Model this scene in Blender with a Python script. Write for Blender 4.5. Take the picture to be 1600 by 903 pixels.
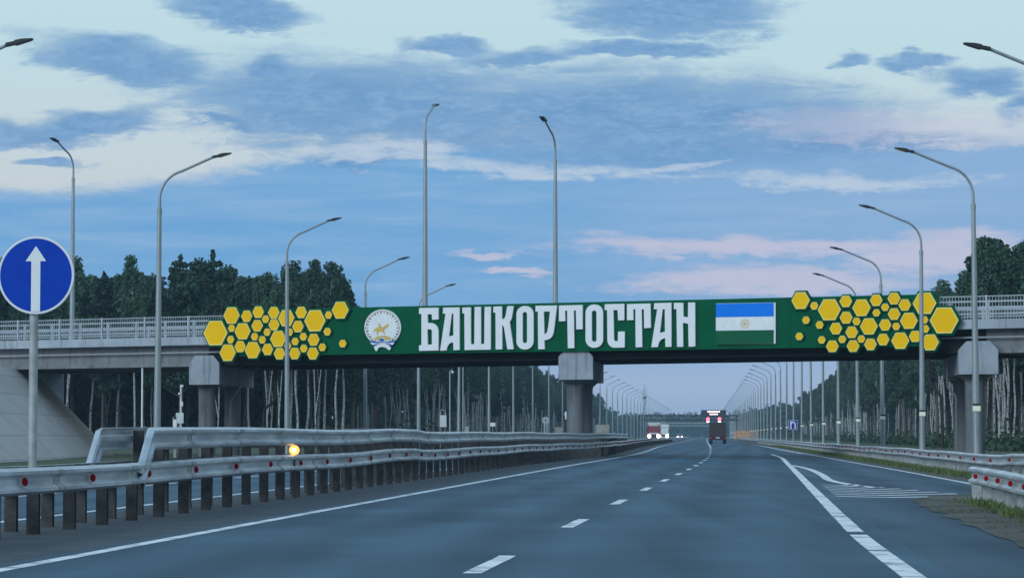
import bpy, math, random
import numpy as np
from mathutils import Vector, Matrix
from mathutils.geometry import tessellate_polygon

random.seed(7)
rng = np.random.default_rng(7)
R = math.radians
for o in list(bpy.data.objects):
    bpy.data.objects.remove(o)
scn = bpy.context.scene
col = scn.collection

# ------------------------------------------------------------------ camera
F = 4300.0                      # focal length in photo pixels (1600 wide)
PITCH = math.atan(228.5 / F)
CAM_H = 1.15
cam_d = bpy.data.cameras.new('camera')
cam_d.sensor_width = 36.0
cam_d.lens = F / 1600 * 36
cam_d.clip_start = 0.5
cam_d.clip_end = 12000
cam = bpy.data.objects.new('camera', cam_d)
col.objects.link(cam)
cam.location = (0, 0, CAM_H)
cam.rotation_euler = (R(90) + PITCH, 0, 0)
scn.camera = cam

# ------------------------------------------------------------------ view / render
scn.view_settings.view_transform = 'Standard'
scn.view_settings.look = 'None'
scn.view_settings.exposure = 0.0
scn.view_settings.gamma = 1.0
scn.render.engine = 'CYCLES'
scn.cycles.use_denoising = True
scn.cycles.max_bounces = 6
scn.cycles.diffuse_bounces = 3
scn.cycles.glossy_bounces = 3
scn.cycles.volume_bounces = 1
scn.cycles.transparent_max_bounces = 8

def s2l(r, g, b):
    def f(c):
        c /= 255.0
        return c / 12.92 if c <= 0.04045 else ((c + 0.055) / 1.055) ** 2.4
    return (f(r), f(g), f(b), 1.0)

# ------------------------------------------------------------------ world: dusk sky with cloud banks
SUN_DIR = Vector((-0.62, -0.72, 0.42)).normalized()     # towards the low bright sky behind the camera
world = bpy.data.worlds.new('World')
scn.world = world
world.use_nodes = True
wt = world.node_tree
wt.nodes.clear()
WN, WL = wt.nodes, wt.links

def wm(op, a, b=None, c=None, clamp=False):
    n = WN.new('ShaderNodeMath'); n.operation = op; n.use_clamp = clamp
    for i, v in enumerate((a, b, c)):
        if v is None: continue
        if isinstance(v, (int, float)): n.inputs[i].default_value = v
        else: WL.new(v, n.inputs[i])
    return n.outputs[0]

def wmix(f, a, b):
    n = WN.new('ShaderNodeMix'); n.data_type = 'RGBA'
    for sock, v in ((n.inputs[0], f), (n.inputs[6], a), (n.inputs[7], b)):
        if isinstance(v, (int, float)): sock.default_value = v
        elif isinstance(v, tuple): sock.default_value = v
        else: WL.new(v, sock)
    return n.outputs[2]

def wsmooth(v, lo, hi):
    n = WN.new('ShaderNodeMapRange'); n.interpolation_type = 'SMOOTHSTEP'
    WL.new(v, n.inputs[0]); n.inputs[1].default_value = lo; n.inputs[2].default_value = hi
    return n.outputs[0]

tc = WN.new('ShaderNodeTexCoord')
sep = WN.new('ShaderNodeSeparateXYZ'); WL.new(tc.outputs['Generated'], sep.inputs[0])
az = wm('ARCTAN2', sep.outputs[0], sep.outputs[1])
el = wm('ARCSINE', sep.outputs[2])
A0 = wm('MULTIPLY', az, 57.2958)      # azimuth, degrees
E0 = wm('MULTIPLY', el, 57.2958)      # elevation, degrees

def wnoise(sx, sy, ox, oy, scale, detail, rough=0.55, dist=0.0):
    c = WN.new('ShaderNodeCombineXYZ')
    WL.new(wm('MULTIPLY_ADD', A0, sx, ox), c.inputs[0])
    WL.new(wm('MULTIPLY_ADD', E0, sy, oy), c.inputs[1])
    n = WN.new('ShaderNodeTexNoise'); n.inputs['Scale'].default_value = scale
    n.inputs['Detail'].default_value = detail; n.inputs['Roughness'].default_value = rough
    n.inputs['Distortion'].default_value = dist
    WL.new(c.outputs[0], n.inputs[0])
    return wm('SUBTRACT', n.outputs[0], 0.5)

nhi = wnoise(0.7, 1.9, 4.4, 8.8, 5.5, 8, 0.65, 0.3)
nbig = wnoise(0.5, 1.5, 3.1, 0.7, 0.8, 5)
nfine = wnoise(0.6, 2.0, 7.1, 2.7, 1.9, 10, 0.68, 0.5)
nstr = wnoise(0.28, 3.2, 1.1, 5.7, 1.0, 7, 0.6, 0.4)
nwarp = wnoise(0.6, 1.2, 11.1, 9.7, 0.9, 4)
A = wm('MULTIPLY_ADD', nwarp, 2.0, A0)
E = wm('ADD', wm('MULTIPLY_ADD', nbig, 1.0, E0), wm('MULTIPLY', nfine, 0.45))

def deg(px, py):                      # a place in the sky, measured on the photo, as azimuth / elevation in degrees
    return (px - 800) / 75.05, (680 - py) / 75.05

def blobs(lst):
    acc = None
    for cx, cy, rx, ry, slope in lst:
        a0, e0 = deg(cx, cy)
        dx = wm('SUBTRACT', A, a0)
        dy = wm('SUBTRACT', E, e0)
        if slope: dy = wm('MULTIPLY_ADD', dx, slope, dy)
        dx = wm('MULTIPLY', dx, 75.05 / rx); dy = wm('MULTIPLY', dy, 75.05 / ry)
        v = wm('SUBTRACT', 1.0, wm('ADD', wm('MULTIPLY', dx, dx), wm('MULTIPLY', dy, dy)))
        v = wm('MAXIMUM', v, -1.5)
        acc = v if acc is None else wm('SMOOTH_MAX', acc, v, 0.3)
    return acc

dark = blobs([(380, 28, 110, 26, 0.12), (185, 100, 150, 34, 0.16), (110, 208, 150, 26, -0.1),
              (430, 110, 60, 26, 0.0), (590, 170, 350, 76, 0.06), (1010, 188, 420, 80, 0.04), (1040, 22, 170, 40, 0.05),
              (820, 92, 110, 20, -0.05), (700, 75, 70, 14, 0.0), (1540, 135, 75, 32, 0.0),
              (1600, 175, 40, 26, 0.0), (1430, 104, 60, 12, 0.0), (1330, 96, 30, 9, 0), (1000, 80, 140, 14, 0.0), (90, 268, 60, 8, 0.0),
              (350, 196, 60, 12, 0.0), (590, 255, 130, 11, 0.0), (1350, 225, 260, 18, 0.0)])
pale = blobs([(790, 262, 330, 14, 0.05), (1330, 287, 190, 15, 0.0), (1050, 262, 90, 8, -0.1), (640, 238, 120, 12, 0),
              (1540, 210, 150, 30, 0.0)])
pink = blobs([(1190, 384, 320, 21, 0.0), (1200, 441, 290, 22, 0.02), (1470, 400, 160, 34, 0.0), (770, 396, 70, 8, 0.0), (815, 419, 50, 7, 0.0),
              (1400, 205, 240, 30, 0.04)])

# clear dusk sky: physical sky pulled towards the cool cyan - cream - lavender of this evening
sky = WN.new('ShaderNodeTexSky'); sky.sky_type = 'NISHITA'; sky.sun_disc = False
sky.sun_elevation = R(4.0)
sky.sun_rotation = math.atan2(SUN_DIR.x, SUN_DIR.y)
sky.air_density = 1.2; sky.dust_density = 1.5
ramp = WN.new('ShaderNodeValToRGB')
cr = ramp.color_ramp
cr.elements[0].position = 0.0; cr.elements[0].color = s2l(180, 198, 228)
cr.elements[1].position = 1.0; cr.elements[1].color = s2l(204, 232, 243)
for pos, c in ((0.09, s2l(184, 200, 231)), (0.28, s2l(184, 204, 232)), (0.46, s2l(209, 218, 226)), (0.62, s2l(210, 225, 233)), (0.85, s2l(201, 232, 242))):
    e = cr.elements.new(pos); e.color = c
WL.new(wm('DIVIDE', E0, 9.5, clamp=True), ramp.inputs[0])
base = wmix(wsmooth(E0, 10.0, 45.0), ramp.outputs[0], s2l(158, 200, 238))
nish = WN.new('ShaderNodeVectorMath'); nish.operation = 'SCALE'; WL.new(sky.outputs[0], nish.inputs[0]); nish.inputs[3].default_value = 0.06
base = wmix(0.12, base, nish.outputs[0])
# blue cloud bank low in the sky: its top edge climbs from the left to the right
top = wm('ADD', 5.05, wm('MULTIPLY', wsmooth(A0, -9.5, -1.5), 1.05))
edge = wm('ADD', wm('SUBTRACT', top, E0), wm('ADD', wm('MULTIPLY', nfine, 0.7), wm('MULTIPLY', nbig, 0.3)))
bank = wm('MULTIPLY', wsmooth(edge, -0.14, 0.26), wsmooth(E0, 0.6, 2.4))
bankcol = wmix(wsmooth(nstr, -0.22, 0.25), s2l(100, 162, 214), s2l(130, 175, 219))
bankcol = wmix(wm('MULTIPLY', wsmooth(A0, -2.5, 7.0), 0.55), bankcol, s2l(150, 180, 217))
c1 = wmix(wm('MULTIPLY', bank, 0.95), base, bankcol)
darkm = wsmooth(wm('ADD', dark, wm('ADD', wm('ADD', wm('MULTIPLY', nfine, 2.2), wm('MULTIPLY', nhi, 0.8)), wm('MULTIPLY', nstr, 1.2))), -0.65, 0.8)
darkcol = wmix(wsmooth(wm('ADD', nfine, wm('MULTIPLY', nhi, 0.5)), -0.22, 0.24), s2l(94, 145, 196), s2l(132, 172, 212))
c2 = wmix(wm('MULTIPLY', darkm, 0.93), c1, darkcol)
palem = wsmooth(wm('ADD', pale, wm('ADD', wm('ADD', wm('MULTIPLY', nstr, 2.6), wm('MULTIPLY', nhi, 1.6)), wm('MULTIPLY', nfine, 3.4))), -0.45, 1.3)
c3 = wmix(wm('MULTIPLY', palem, 0.75), c2, s2l(198, 212, 226))
pinkm = wsmooth(wm('ADD', pink, wm('ADD', wm('ADD', wm('MULTIPLY', nstr, 2.4), wm('MULTIPLY', nhi, 0.9)), wm('MULTIPLY', nfine, 1.8))), -0.45, 0.95)
c4 = wmix(wm('MULTIPLY', pinkm, wm('SUBTRACT', 0.85, wm('MULTIPLY', wsmooth(E0, 5.0, 6.2), 0.45))), c3, s2l(200, 198, 218))
# thin streaks everywhere
streak = wm('MULTIPLY', wsmooth(nstr, 0.08, 0.32), 0.28)
c5 = wmix(streak, c4, s2l(190, 208, 228))
bg = WN.new('ShaderNodeBackground')
bg.inputs[1].default_value = 1.0
WL.new(c5, bg.inputs[0])
wo = WN.new('ShaderNodeOutputWorld')
WL.new(bg.outputs[0], wo.inputs[0])
world.cycles.sampling_method = 'MANUAL'
world.cycles.sample_map_resolution = 512

# one very soft sun: the bright part of the evening sky behind the camera
sd = bpy.data.lights.new('sun', 'SUN'); sd.energy = 1.45; sd.angle = R(25); sd.color = (0.82, 0.94, 1.0)
so = bpy.data.objects.new('sun', sd); col.objects.link(so)
so.rotation_euler = (-SUN_DIR).to_track_quat('-Z', 'Y').to_euler()

# ------------------------------------------------------------------ helpers
def at(px, py, Y):                    # photo pixel at a distance -> world point
    u = (px - 800) / F; v = (451.5 - py) / F
    y = math.cos(PITCH) - v * math.sin(PITCH); z = math.sin(PITCH) + v * math.cos(PITCH)
    t = Y / y
    return Vector((u * t, Y, CAM_H + z * t))

class MB:
    def __init__(self): self.v = []; self.f = []; self.mi = []; self.m = 0
    def add(self, vs, fs):
        b = len(self.v); self.v += [tuple(p) for p in vs]
        self.f += [tuple(b + i for i in q) for q in fs]; self.mi += [self.m] * len(fs)
        return self
    def box(self, c, s, rz=0.0, taper=1.0):
        hx, hy, hz = s[0] / 2, s[1] / 2, s[2] / 2
        vs = []
        for z, k in ((-hz, 1.0), (hz, taper)):
            for x, y in ((-hx, -hy), (hx, -hy), (hx, hy), (-hx, hy)):
                x *= k; y *= k
                vs.append((c[0] + x * math.cos(rz) - y * math.sin(rz), c[1] + x * math.sin(rz) + y * math.cos(rz), c[2] + z))
        return self.add(vs, [(3, 2, 1, 0), (4, 5, 6, 7), (0, 1, 5, 4), (1, 2, 6, 5), (2, 3, 7, 6), (3, 0, 4, 7)])
    def hexa(self, b4, t4):           # general six-sided solid from two quads
        return self.add(list(b4) + list(t4), [(3, 2, 1, 0), (4, 5, 6, 7), (0, 1, 5, 4), (1, 2, 6, 5), (2, 3, 7, 6), (3, 0, 4, 7)])
    def tube(self, pts, rad, n=8, cap=True):
        pts = [Vector(p) for p in pts]
        if isinstance(rad, (int, float)): rad = [rad] * len(pts)
        vs = []; ref = None
        for i, p in enumerate(pts):
            d = (pts[min(i + 1, len(pts) - 1)] - pts[max(i - 1, 0)]).normalized()
            if ref is None:
                ref = Vector((1, 0, 0)) if abs(d.x) < 0.9 else Vector((0, 1, 0))
            a = (ref - d * ref.dot(d)).normalized(); ref = a
            b = d.cross(a)
            for k in range(n):
                t = 2 * math.pi * k / n
                vs.append(p + (a * math.cos(t) + b * math.sin(t)) * rad[i])
        fs = []
        for i in range(len(pts) - 1):
            for k in range(n):
                k2 = (k + 1) % n
                fs.append((i * n + k, i * n + k2, (i + 1) * n + k2, (i + 1) * n + k))
        if cap:
            fs.append(tuple(range(n))[::-1]); fs.append(tuple((len(pts) - 1) * n + k for k in range(n)))
        return self.add(vs, fs)
    def sweep(self, prof, frames, closed=True, cap=True):   # frames: list of (origin, right, up)
        n = len(prof); vs = []
        for o, r, u in frames:
            for d, h in prof: vs.append(o + r * d + u * h)
        fs = []
        m = n if closed else n - 1
        for i in range(len(frames) - 1):
            for k in range(m):
                k2 = (k + 1) % n
                fs.append((i * n + k, i * n + k2, (i + 1) * n + k2, (i + 1) * n + k))
        if cap and closed:
            fs.append(tuple(range(n))[::-1]); fs.append(tuple((len(frames) - 1) * n + k for k in range(n)))
        return self.add(vs, fs)
    def poly(self, outer, holes, fn, d0, d1):               # flat outline extruded; fn(u, v, d) -> point
        loops = [outer] + list(holes)
        flat = [p for l in loops for p in l]
        tris = tessellate_polygon([[Vector((p[0], p[1], 0)) for p in l] for l in loops])
        n = len(flat)
        vs = [fn(p[0], p[1], d1) for p in flat] + [fn(p[0], p[1], d0) for p in flat]
        fs = [tuple(t) for t in tris] + [tuple(n + i for i in reversed(t)) for t in tris]
        b = 0
        for l in loops:
            for k in range(len(l)):
                k2 = (k + 1) % len(l)
                fs.append((b + k, b + k2, n + b + k2, n + b + k))
            b += len(l)
        return self.add(vs, fs)
    def build(self, name, mat, parent=None, smooth=False, loc=None, fix=True):
        me = bpy.data.meshes.new(name)
        me.from_pydata(self.v, [], self.f)
        for m in (mat if isinstance(mat, (list, tuple)) else [mat]): me.materials.append(m)
        if any(self.mi): me.polygons.foreach_set('material_index', self.mi)
        if fix:
            import bmesh
            bm = bmesh.new(); bm.from_mesh(me); bmesh.ops.recalc_face_normals(bm, faces=bm.faces); bm.to_mesh(me); bm.free()
        if smooth:
            me.polygons.foreach_set('use_smooth', [True] * len(me.polygons))
            me.set_sharp_from_angle(angle=R(40))
        o = bpy.data.objects.new(name, me); col.objects.link(o)
        if loc is not None: o.location = loc
        if parent: o.parent = parent
        return o

def tag(o, label=None, cat=None, group=None, kind=None):
    if label: o['label'] = label
    if cat: o['category'] = cat
    if group: o['group'] = group
    if kind: o['kind'] = kind
    return o
def empty(name, loc=(0, 0, 0), rz=0.0, label=None, cat=None, group=None):
    o = bpy.data.objects.new(name, None); col.objects.link(o); o.location = loc; o.rotation_euler = (0, 0, rz)
    o.empty_display_size = 0.2
    return tag(o, label, cat, group)
def copy_tree(o, parent=None):
    kids = list(o.children)
    c = o.copy(); col.objects.link(c)
    if parent: c.parent = parent
    for ch in kids: copy_tree(ch, c)
    return c

# ------------------------------------------------------------------ materials
def mat(name, rgb, rough=0.6, metal=0.0, var=0.15, scale=3.0, bump=0.0, bscale=40.0, emit=None, estr=0.0, spec=0.5, stretch=(1, 1, 1), rgb2=None, detail=6):
    m = bpy.data.materials.new(name); m.use_nodes = True
    nt = m.node_tree; N, L = nt.nodes, nt.links
    b = N['Principled BSDF']
    b.inputs['Roughness'].default_value = rough; b.inputs['Metallic'].default_value = metal
    b.inputs['Specular IOR Level'].default_value = spec
    t = N.new('ShaderNodeTexCoord'); mp = N.new('ShaderNodeMapping'); mp.inputs['Scale'].default_value = stretch
    L.new(t.outputs['Object'], mp.inputs[0])
    if var or rgb2:
        n = N.new('ShaderNodeTexNoise'); n.inputs['Scale'].default_value = scale; n.inputs['Detail'].default_value = detail; n.inputs['Roughness'].default_value = 0.6
        L.new(mp.outputs[0], n.inputs[0])
        r = N.new('ShaderNodeMapRange'); r.inputs[1].default_value = 0.32; r.inputs[2].default_value = 0.68
        L.new(n.outputs[0], r.inputs[0])
        mx = N.new('ShaderNodeMix'); mx.data_type = 'RGBA'
        lo = tuple(c * (1 - var) for c in rgb) + (1,); hi = tuple(min(1, c * (1 + var)) for c in (rgb2 or rgb)) + (1,)
        mx.inputs[6].default_value = lo; mx.inputs[7].default_value = hi
        L.new(r.outputs[0], mx.inputs[0]); L.new(mx.outputs[2], b.inputs['Base Color'])
        rr = N.new('ShaderNodeMapRange'); rr.inputs[3].default_value = max(0.02, rough - 0.1); rr.inputs[4].default_value = min(1, rough + 0.1)
        L.new(r.outputs[0], rr.inputs[0]); L.new(rr.outputs[0], b.inputs['Roughness'])
    else:
        b.inputs['Base Color'].default_value = tuple(rgb) + (1,)
    if bump:
        n2 = N.new('ShaderNodeTexNoise'); n2.inputs['Scale'].default_value = bscale; n2.inputs['Detail'].default_value = 4
        L.new(mp.outputs[0], n2.inputs[0])
        bp = N.new('ShaderNodeBump'); bp.inputs['Strength'].default_value = bump; bp.inputs['Distance'].default_value = 0.02
        L.new(n2.outputs[0], bp.inputs['Height']); L.new(bp.outputs[0], b.inputs['Normal'])
    if emit:
        b.inputs['Emission Color'].default_value = tuple(emit) + (1,); b.inputs['Emission Strength'].default_value = estr
    return m

def leafmat(name, rgb, rgb2, rough=0.65):
    m = bpy.data.materials.new(name); m.use_nodes = True
    N, L = m.node_tree.nodes, m.node_tree.links; b = N['Principled BSDF']
    b.inputs['Roughness'].default_value = rough; b.inputs['Specular IOR Level'].default_value = 0.25
    g = N.new('ShaderNodeNewGeometry'); oi = N.new('ShaderNodeObjectInfo')
    a = N.new('ShaderNodeMath'); a.operation = 'MULTIPLY_ADD'; a.inputs[1].default_value = 0.55
    L.new(g.outputs['Random Per Island'], a.inputs[0])
    a2 = N.new('ShaderNodeMath'); a2.operation = 'MULTIPLY'; a2.inputs[1].default_value = 0.45
    L.new(oi.outputs['Random'], a2.inputs[0]); L.new(a2.outputs[0], a.inputs[2])
    mx = N.new('ShaderNodeMix'); mx.data_type = 'RGBA'; mx.inputs[6].default_value = tuple(rgb) + (1,); mx.inputs[7].default_value = tuple(rgb2) + (1,)
    L.new(a.outputs[0], mx.inputs[0]); L.new(mx.outputs[2], b.inputs['Base Color'])
    return m

def birchmat():
    m = bpy.data.materials.new('birch_bark'); m.use_nodes = True
    N, L = m.node_tree.nodes, m.node_tree.links; b = N['Principled BSDF']; b.inputs['Roughness'].default_value = 0.8
    t = N.new('ShaderNodeTexCoord'); mp = N.new('ShaderNodeMapping'); mp.inputs['Scale'].default_value = (3, 3, 2.2)
    L.new(t.outputs['Object'], mp.inputs[0])
    n = N.new('ShaderNodeTexNoise'); n.inputs['Scale'].default_value = 1.6; n.inputs['Detail'].default_value = 5; n.inputs['Roughness'].default_value = 0.7
    L.new(mp.outputs[0], n.inputs[0])
    r = N.new('ShaderNodeValToRGB'); r.color_ramp.elements[0].position = 0.40; r.color_ramp.elements[0].color = (0.05, 0.05, 0.05, 1)
    r.color_ramp.elements[1].position = 0.50; r.color_ramp.elements[1].color = (0.41, 0.43, 0.43, 1)
    L.new(n.outputs[0], r.inputs[0]); L.new(r.outputs[0], b.inputs['Base Color'])
    return m

M = {}
M['zinc'] = mat('galvanised_steel', (0.50, 0.53, 0.55), 0.42, 0.5, 0.30, 1.8, 0.05, 60, stretch=(1, 0.5, 4), detail=9)
M['zinc_post'] = mat('weathered_zinc_post', (0.40, 0.41, 0.40), 0.6, 0.3, 0.25, 5)
M['shaded_post'] = mat('shaded_zinc_post', (0.036, 0.039, 0.044), 0.75, 0.2, 0.4, 6, rgb2=(0.062, 0.060, 0.062))  # median posts: their shaded side is put into the dark colour
M['pole'] = mat('lamp_pole_zinc', (0.33, 0.36, 0.37), 0.5, 0.5, 0.15, 1.5, stretch=(4, 4, 0.6))
M['dark'] = mat('dark_metal', (0.035, 0.038, 0.042), 0.5, 0.3, 0.2, 4)
M['black'] = mat('black_rubber', (0.02, 0.02, 0.021), 0.75, 0, 0.2, 8)
def streakmat(name, rgb, dark=0.55):
    m = bpy.data.materials.new(name); m.use_nodes = True
    N, L = m.node_tree.nodes, m.node_tree.links; b = N['Principled BSDF']; b.inputs['Roughness'].default_value = 0.88; b.inputs['Specular IOR Level'].default_value = 0.25
    t = N.new('ShaderNodeTexCoord')
    def noise(sc, scale, det):
        mp = N.new('ShaderNodeMapping'); mp.inputs['Scale'].default_value = sc; L.new(t.outputs['Object'], mp.inputs[0])
        n = N.new('ShaderNodeTexNoise'); n.inputs['Scale'].default_value = scale; n.inputs['Detail'].default_value = det; n.inputs['Roughness'].default_value = 0.65
        L.new(mp.outputs[0], n.inputs[0]); return n.outputs[0]
    a, b2, c = noise((3.0, 3.0, 0.22), 1.0, 5), noise((1, 1, 1), 0.5, 7), noise((1, 1, 1), 6.0, 6)
    s1 = N.new('ShaderNodeMapRange'); s1.interpolation_type = 'SMOOTHSTEP'; s1.inputs[1].default_value = 0.50; s1.inputs[2].default_value = 0.68; s1.inputs[3].default_value = 1.0; s1.inputs[4].default_value = dark; L.new(a, s1.inputs[0])
    s2 = N.new('ShaderNodeMapRange'); s2.inputs[1].default_value = 0.3; s2.inputs[2].default_value = 0.7; s2.inputs[3].default_value = 0.78; s2.inputs[4].default_value = 1.18; L.new(b2, s2.inputs[0])
    s3 = N.new('ShaderNodeMapRange'); s3.inputs[3].default_value = 0.88; s3.inputs[4].default_value = 1.12; L.new(c, s3.inputs[0])
    m1 = N.new('ShaderNodeMath'); m1.operation = 'MULTIPLY'; L.new(s1.outputs[0], m1.inputs[0]); L.new(s2.outputs[0], m1.inputs[1])
    m2 = N.new('ShaderNodeMath'); m2.operation = 'MULTIPLY'; L.new(m1.outputs[0], m2.inputs[0]); L.new(s3.outputs[0], m2.inputs[1])
    v = N.new('ShaderNodeVectorMath'); v.operation = 'SCALE'; v.inputs[0].default_value = rgb; L.new(m2.outputs[0], v.inputs[3]); L.new(v.outputs[0], b.inputs['Base Color'])
    bp_ = N.new('ShaderNodeBump'); bp_.inputs['Strength'].default_value = 0.2; bp_.inputs['Distance'].default_value = 0.02; L.new(c, bp_.inputs['Height']); L.new(bp_.outputs[0], b.inputs['Normal'])
    return m
M['concrete'] = streakmat('bridge_concrete', (0.38, 0.42, 0.47), 0.70)
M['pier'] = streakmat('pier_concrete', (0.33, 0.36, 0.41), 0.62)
M['column'] = streakmat('shaded_column_concrete', (0.18, 0.192, 0.21), 0.6)  # darker than the caps: under-bridge shade put into the colour
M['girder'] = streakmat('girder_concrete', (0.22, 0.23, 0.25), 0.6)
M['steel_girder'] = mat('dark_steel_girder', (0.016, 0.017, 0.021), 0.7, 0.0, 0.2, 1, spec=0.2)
M['soffit'] = mat('dark_soffit', (0.06, 0.06, 0.065), 0.95, 0, 0.2, 1, spec=0.1)  # even, very dark colour for the deck underside
M['board'] = mat('green_board', (0.0002, 0.094, 0.040), 0.65, 0, 0.14, 0.8, spec=0.05)
M['yellow'] = mat('yellow_panel', (1.0, 0.55, 0.001), 0.55, 0, 0.05, 0.6, spec=0.1)
M['yellow_edge'] = mat('pale_yellow_edge', (0.90, 0.78, 0.28), 0.5, 0, 0.05, 2)
M['letter'] = mat('white_letter', (0.80, 0.80, 0.82), 0.5, 0, 0.04, 1.5)
M['white'] = mat('white_paint', (0.78, 0.79, 0.80), 0.5, 0, 0.06, 3)
M['blue'] = mat('flag_blue', (0.002, 0.20, 0.80), 0.5, 0, 0.05, 2, spec=0.12)
M['flaggreen'] = mat('flag_green', (0.001, 0.105, 0.042), 0.5, 0, 0.08, 2, spec=0.12)
M['signblue'] = mat('sign_blue', (0.0005, 0.050, 0.43), 0.45, 0, 0.08, 4, spec=0.12)
M['gold'] = mat('emblem_gold', (0.62, 0.43, 0.10), 0.5, 0, 0.15, 8)
M['brown'] = mat('emblem_brown', (0.16, 0.11, 0.09), 0.6, 0, 0.1, 8)
M['ribbonblue'] = mat('emblem_blue', (0.01, 0.10, 0.42), 0.5, 0, 0.05, 8)
M['red'] = mat('red_reflector', (0.30, 0.006, 0.014), 0.5, 0, 0.3, 30, spec=0.1)
M['tag'] = mat('reflective_tag', (0.92, 0.90, 0.72), 0.3, 0, 0.05, 10)
M['maroon'] = mat('maroon_tarpaulin', (0.050, 0.030, 0.030), 0.6, 0, 0.25, 2, 0.2, 6)
M['truckred'] = mat('red_truck_paint', (0.24, 0.03, 0.04), 0.35, 0, 0.08, 2)
M['truckwhite'] = mat('white_truck_paint', (0.72, 0.72, 0.72), 0.4, 0, 0.08, 2)
M['glass'] = mat('dark_glass', (0.02, 0.03, 0.04), 0.08, 0, 0, 1)
M['headlight'] = mat('lit_headlight', (1, 1, 1), 0.3, 0, 0, 1, emit=(1.0, 0.86, 0.58), estr=22)
M['tail'] = mat('tail_light', (0.4, 0.01, 0.01), 0.3, 0, 0, 1, emit=(1.0, 0.05, 0.04), estr=0.12)
M['amber'] = mat('lit_amber_lamp', (1, 0.6, 0.2), 0.3, 0, 0, 1, emit=(1.0, 0.40, 0.08), estr=1.8)
M['amber_core'] = mat('lit_lamp_core', (1, 0.9, 0.6), 0.3, 0, 0, 1, emit=(1.0, 0.72, 0.32), estr=3.5)
M['ledred'] = mat('led_red', (0.6, 0.02, 0.05), 0.4, 0, 0, 1, emit=(1.0, 0.12, 0.20), estr=3.5)
M['ledwhite'] = mat('led_pale', (0.9, 0.6, 0.6), 0.4, 0, 0, 1, emit=(1.0, 0.72, 0.76), estr=2.0)
M['orange'] = mat('orange_board', (0.55, 0.20, 0.06), 0.6, 0, 0.3, 2, rgb2=(0.7, 0.42, 0.22))
M['box'] = mat('cabinet_grey', (0.62, 0.64, 0.64), 0.5, 0, 0.1, 4)
M['beige'] = mat('beige_panel', (0.42, 0.36, 0.30), 0.6, 0, 0.2, 3)
M['rail'] = mat('railing_paint', (0.36, 0.40, 0.44), 0.5, 0.3, 0.12, 3)
M['bark'] = mat('pine_bark', (0.10, 0.062, 0.042), 0.9, 0, 0.4, 4, stretch=(3, 3, 0.6))
M['greybark'] = mat('grey_bark', (0.11, 0.105, 0.09), 0.9, 0, 0.4, 4, stretch=(3, 3, 0.6))
M['birch'] = birchmat()
M['pineleaf'] = leafmat('pine_needles', (0.008, 0.028, 0.020), (0.038, 0.088, 0.052))
M['birchleaf'] = leafmat('birch_leaves', (0.016, 0.048, 0.028), (0.064, 0.132, 0.070))
M['aspenleaf'] = leafmat('aspen_leaves', (0.012, 0.040, 0.025), (0.056, 0.118, 0.064))
M['under'] = leafmat('undergrowth_leaves', (0.012, 0.030, 0.018), (0.050, 0.085, 0.040))
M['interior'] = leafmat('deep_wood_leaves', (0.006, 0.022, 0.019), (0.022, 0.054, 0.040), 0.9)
M['grassblade'] = leafmat('grass_blades', (0.045, 0.075, 0.025), (0.14, 0.18, 0.06))

def groundmat(name, c1, c2, scale, bump, rough=0.95, c3=None, s3=0.05):
    m = bpy.data.materials.new(name); m.use_nodes = True
    N, L = m.node_tree.nodes, m.node_tree.links; b = N['Principled BSDF']; b.inputs['Roughness'].default_value = rough
    b.inputs['Specular IOR Level'].default_value = 0.3
    t = N.new('ShaderNodeTexCoord')
    n = N.new('ShaderNodeTexNoise'); n.inputs['Scale'].default_value = scale; n.inputs['Detail'].default_value = 8; n.inputs['Roughness'].default_value = 0.7
    L.new(t.outputs['Object'], n.inputs[0])
    r = N.new('ShaderNodeMapRange'); r.inputs[1].default_value = 0.3; r.inputs[2].default_value = 0.7; L.new(n.outputs[0], r.inputs[0])
    mx = N.new('ShaderNodeMix'); mx.data_type = 'RGBA'; mx.inputs[6].default_value = tuple(c1) + (1,); mx.inputs[7].default_value = tuple(c2) + (1,)
    L.new(r.outputs[0], mx.inputs[0]); out = mx.outputs[2]
    if c3:
        n3 = N.new('ShaderNodeTexNoise'); n3.inputs['Scale'].default_value = s3; n3.inputs['Detail'].default_value = 5; L.new(t.outputs['Object'], n3.inputs[0])
        r3 = N.new('ShaderNodeMapRange'); r3.inputs[1].default_value = 0.45; r3.inputs[2].default_value = 0.6; L.new(n3.outputs[0], r3.inputs[0])
        m3 = N.new('ShaderNodeMix'); m3.data_type = 'RGBA'; L.new(r3.outputs[0], m3.inputs[0]); L.new(out, m3.inputs[6]); m3.inputs[7].default_value = tuple(c3) + (1,)
        out = m3.outputs[2]
    L.new(out, b.inputs['Base Color'])
    bp = N.new('ShaderNodeBump'); bp.inputs['Strength'].default_value = bump; bp.inputs['Distance'].default_value = 0.02
    n2 = N.new('ShaderNodeTexNoise'); n2.inputs['Scale'].default_value = scale * 6; n2.inputs['Detail'].default_value = 4; L.new(t.outputs['Object'], n2.inputs[0])
    L.new(n2.outputs[0], bp.inputs['Height']); L.new(bp.outputs[0], b.inputs['Normal'])
    return m

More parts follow.
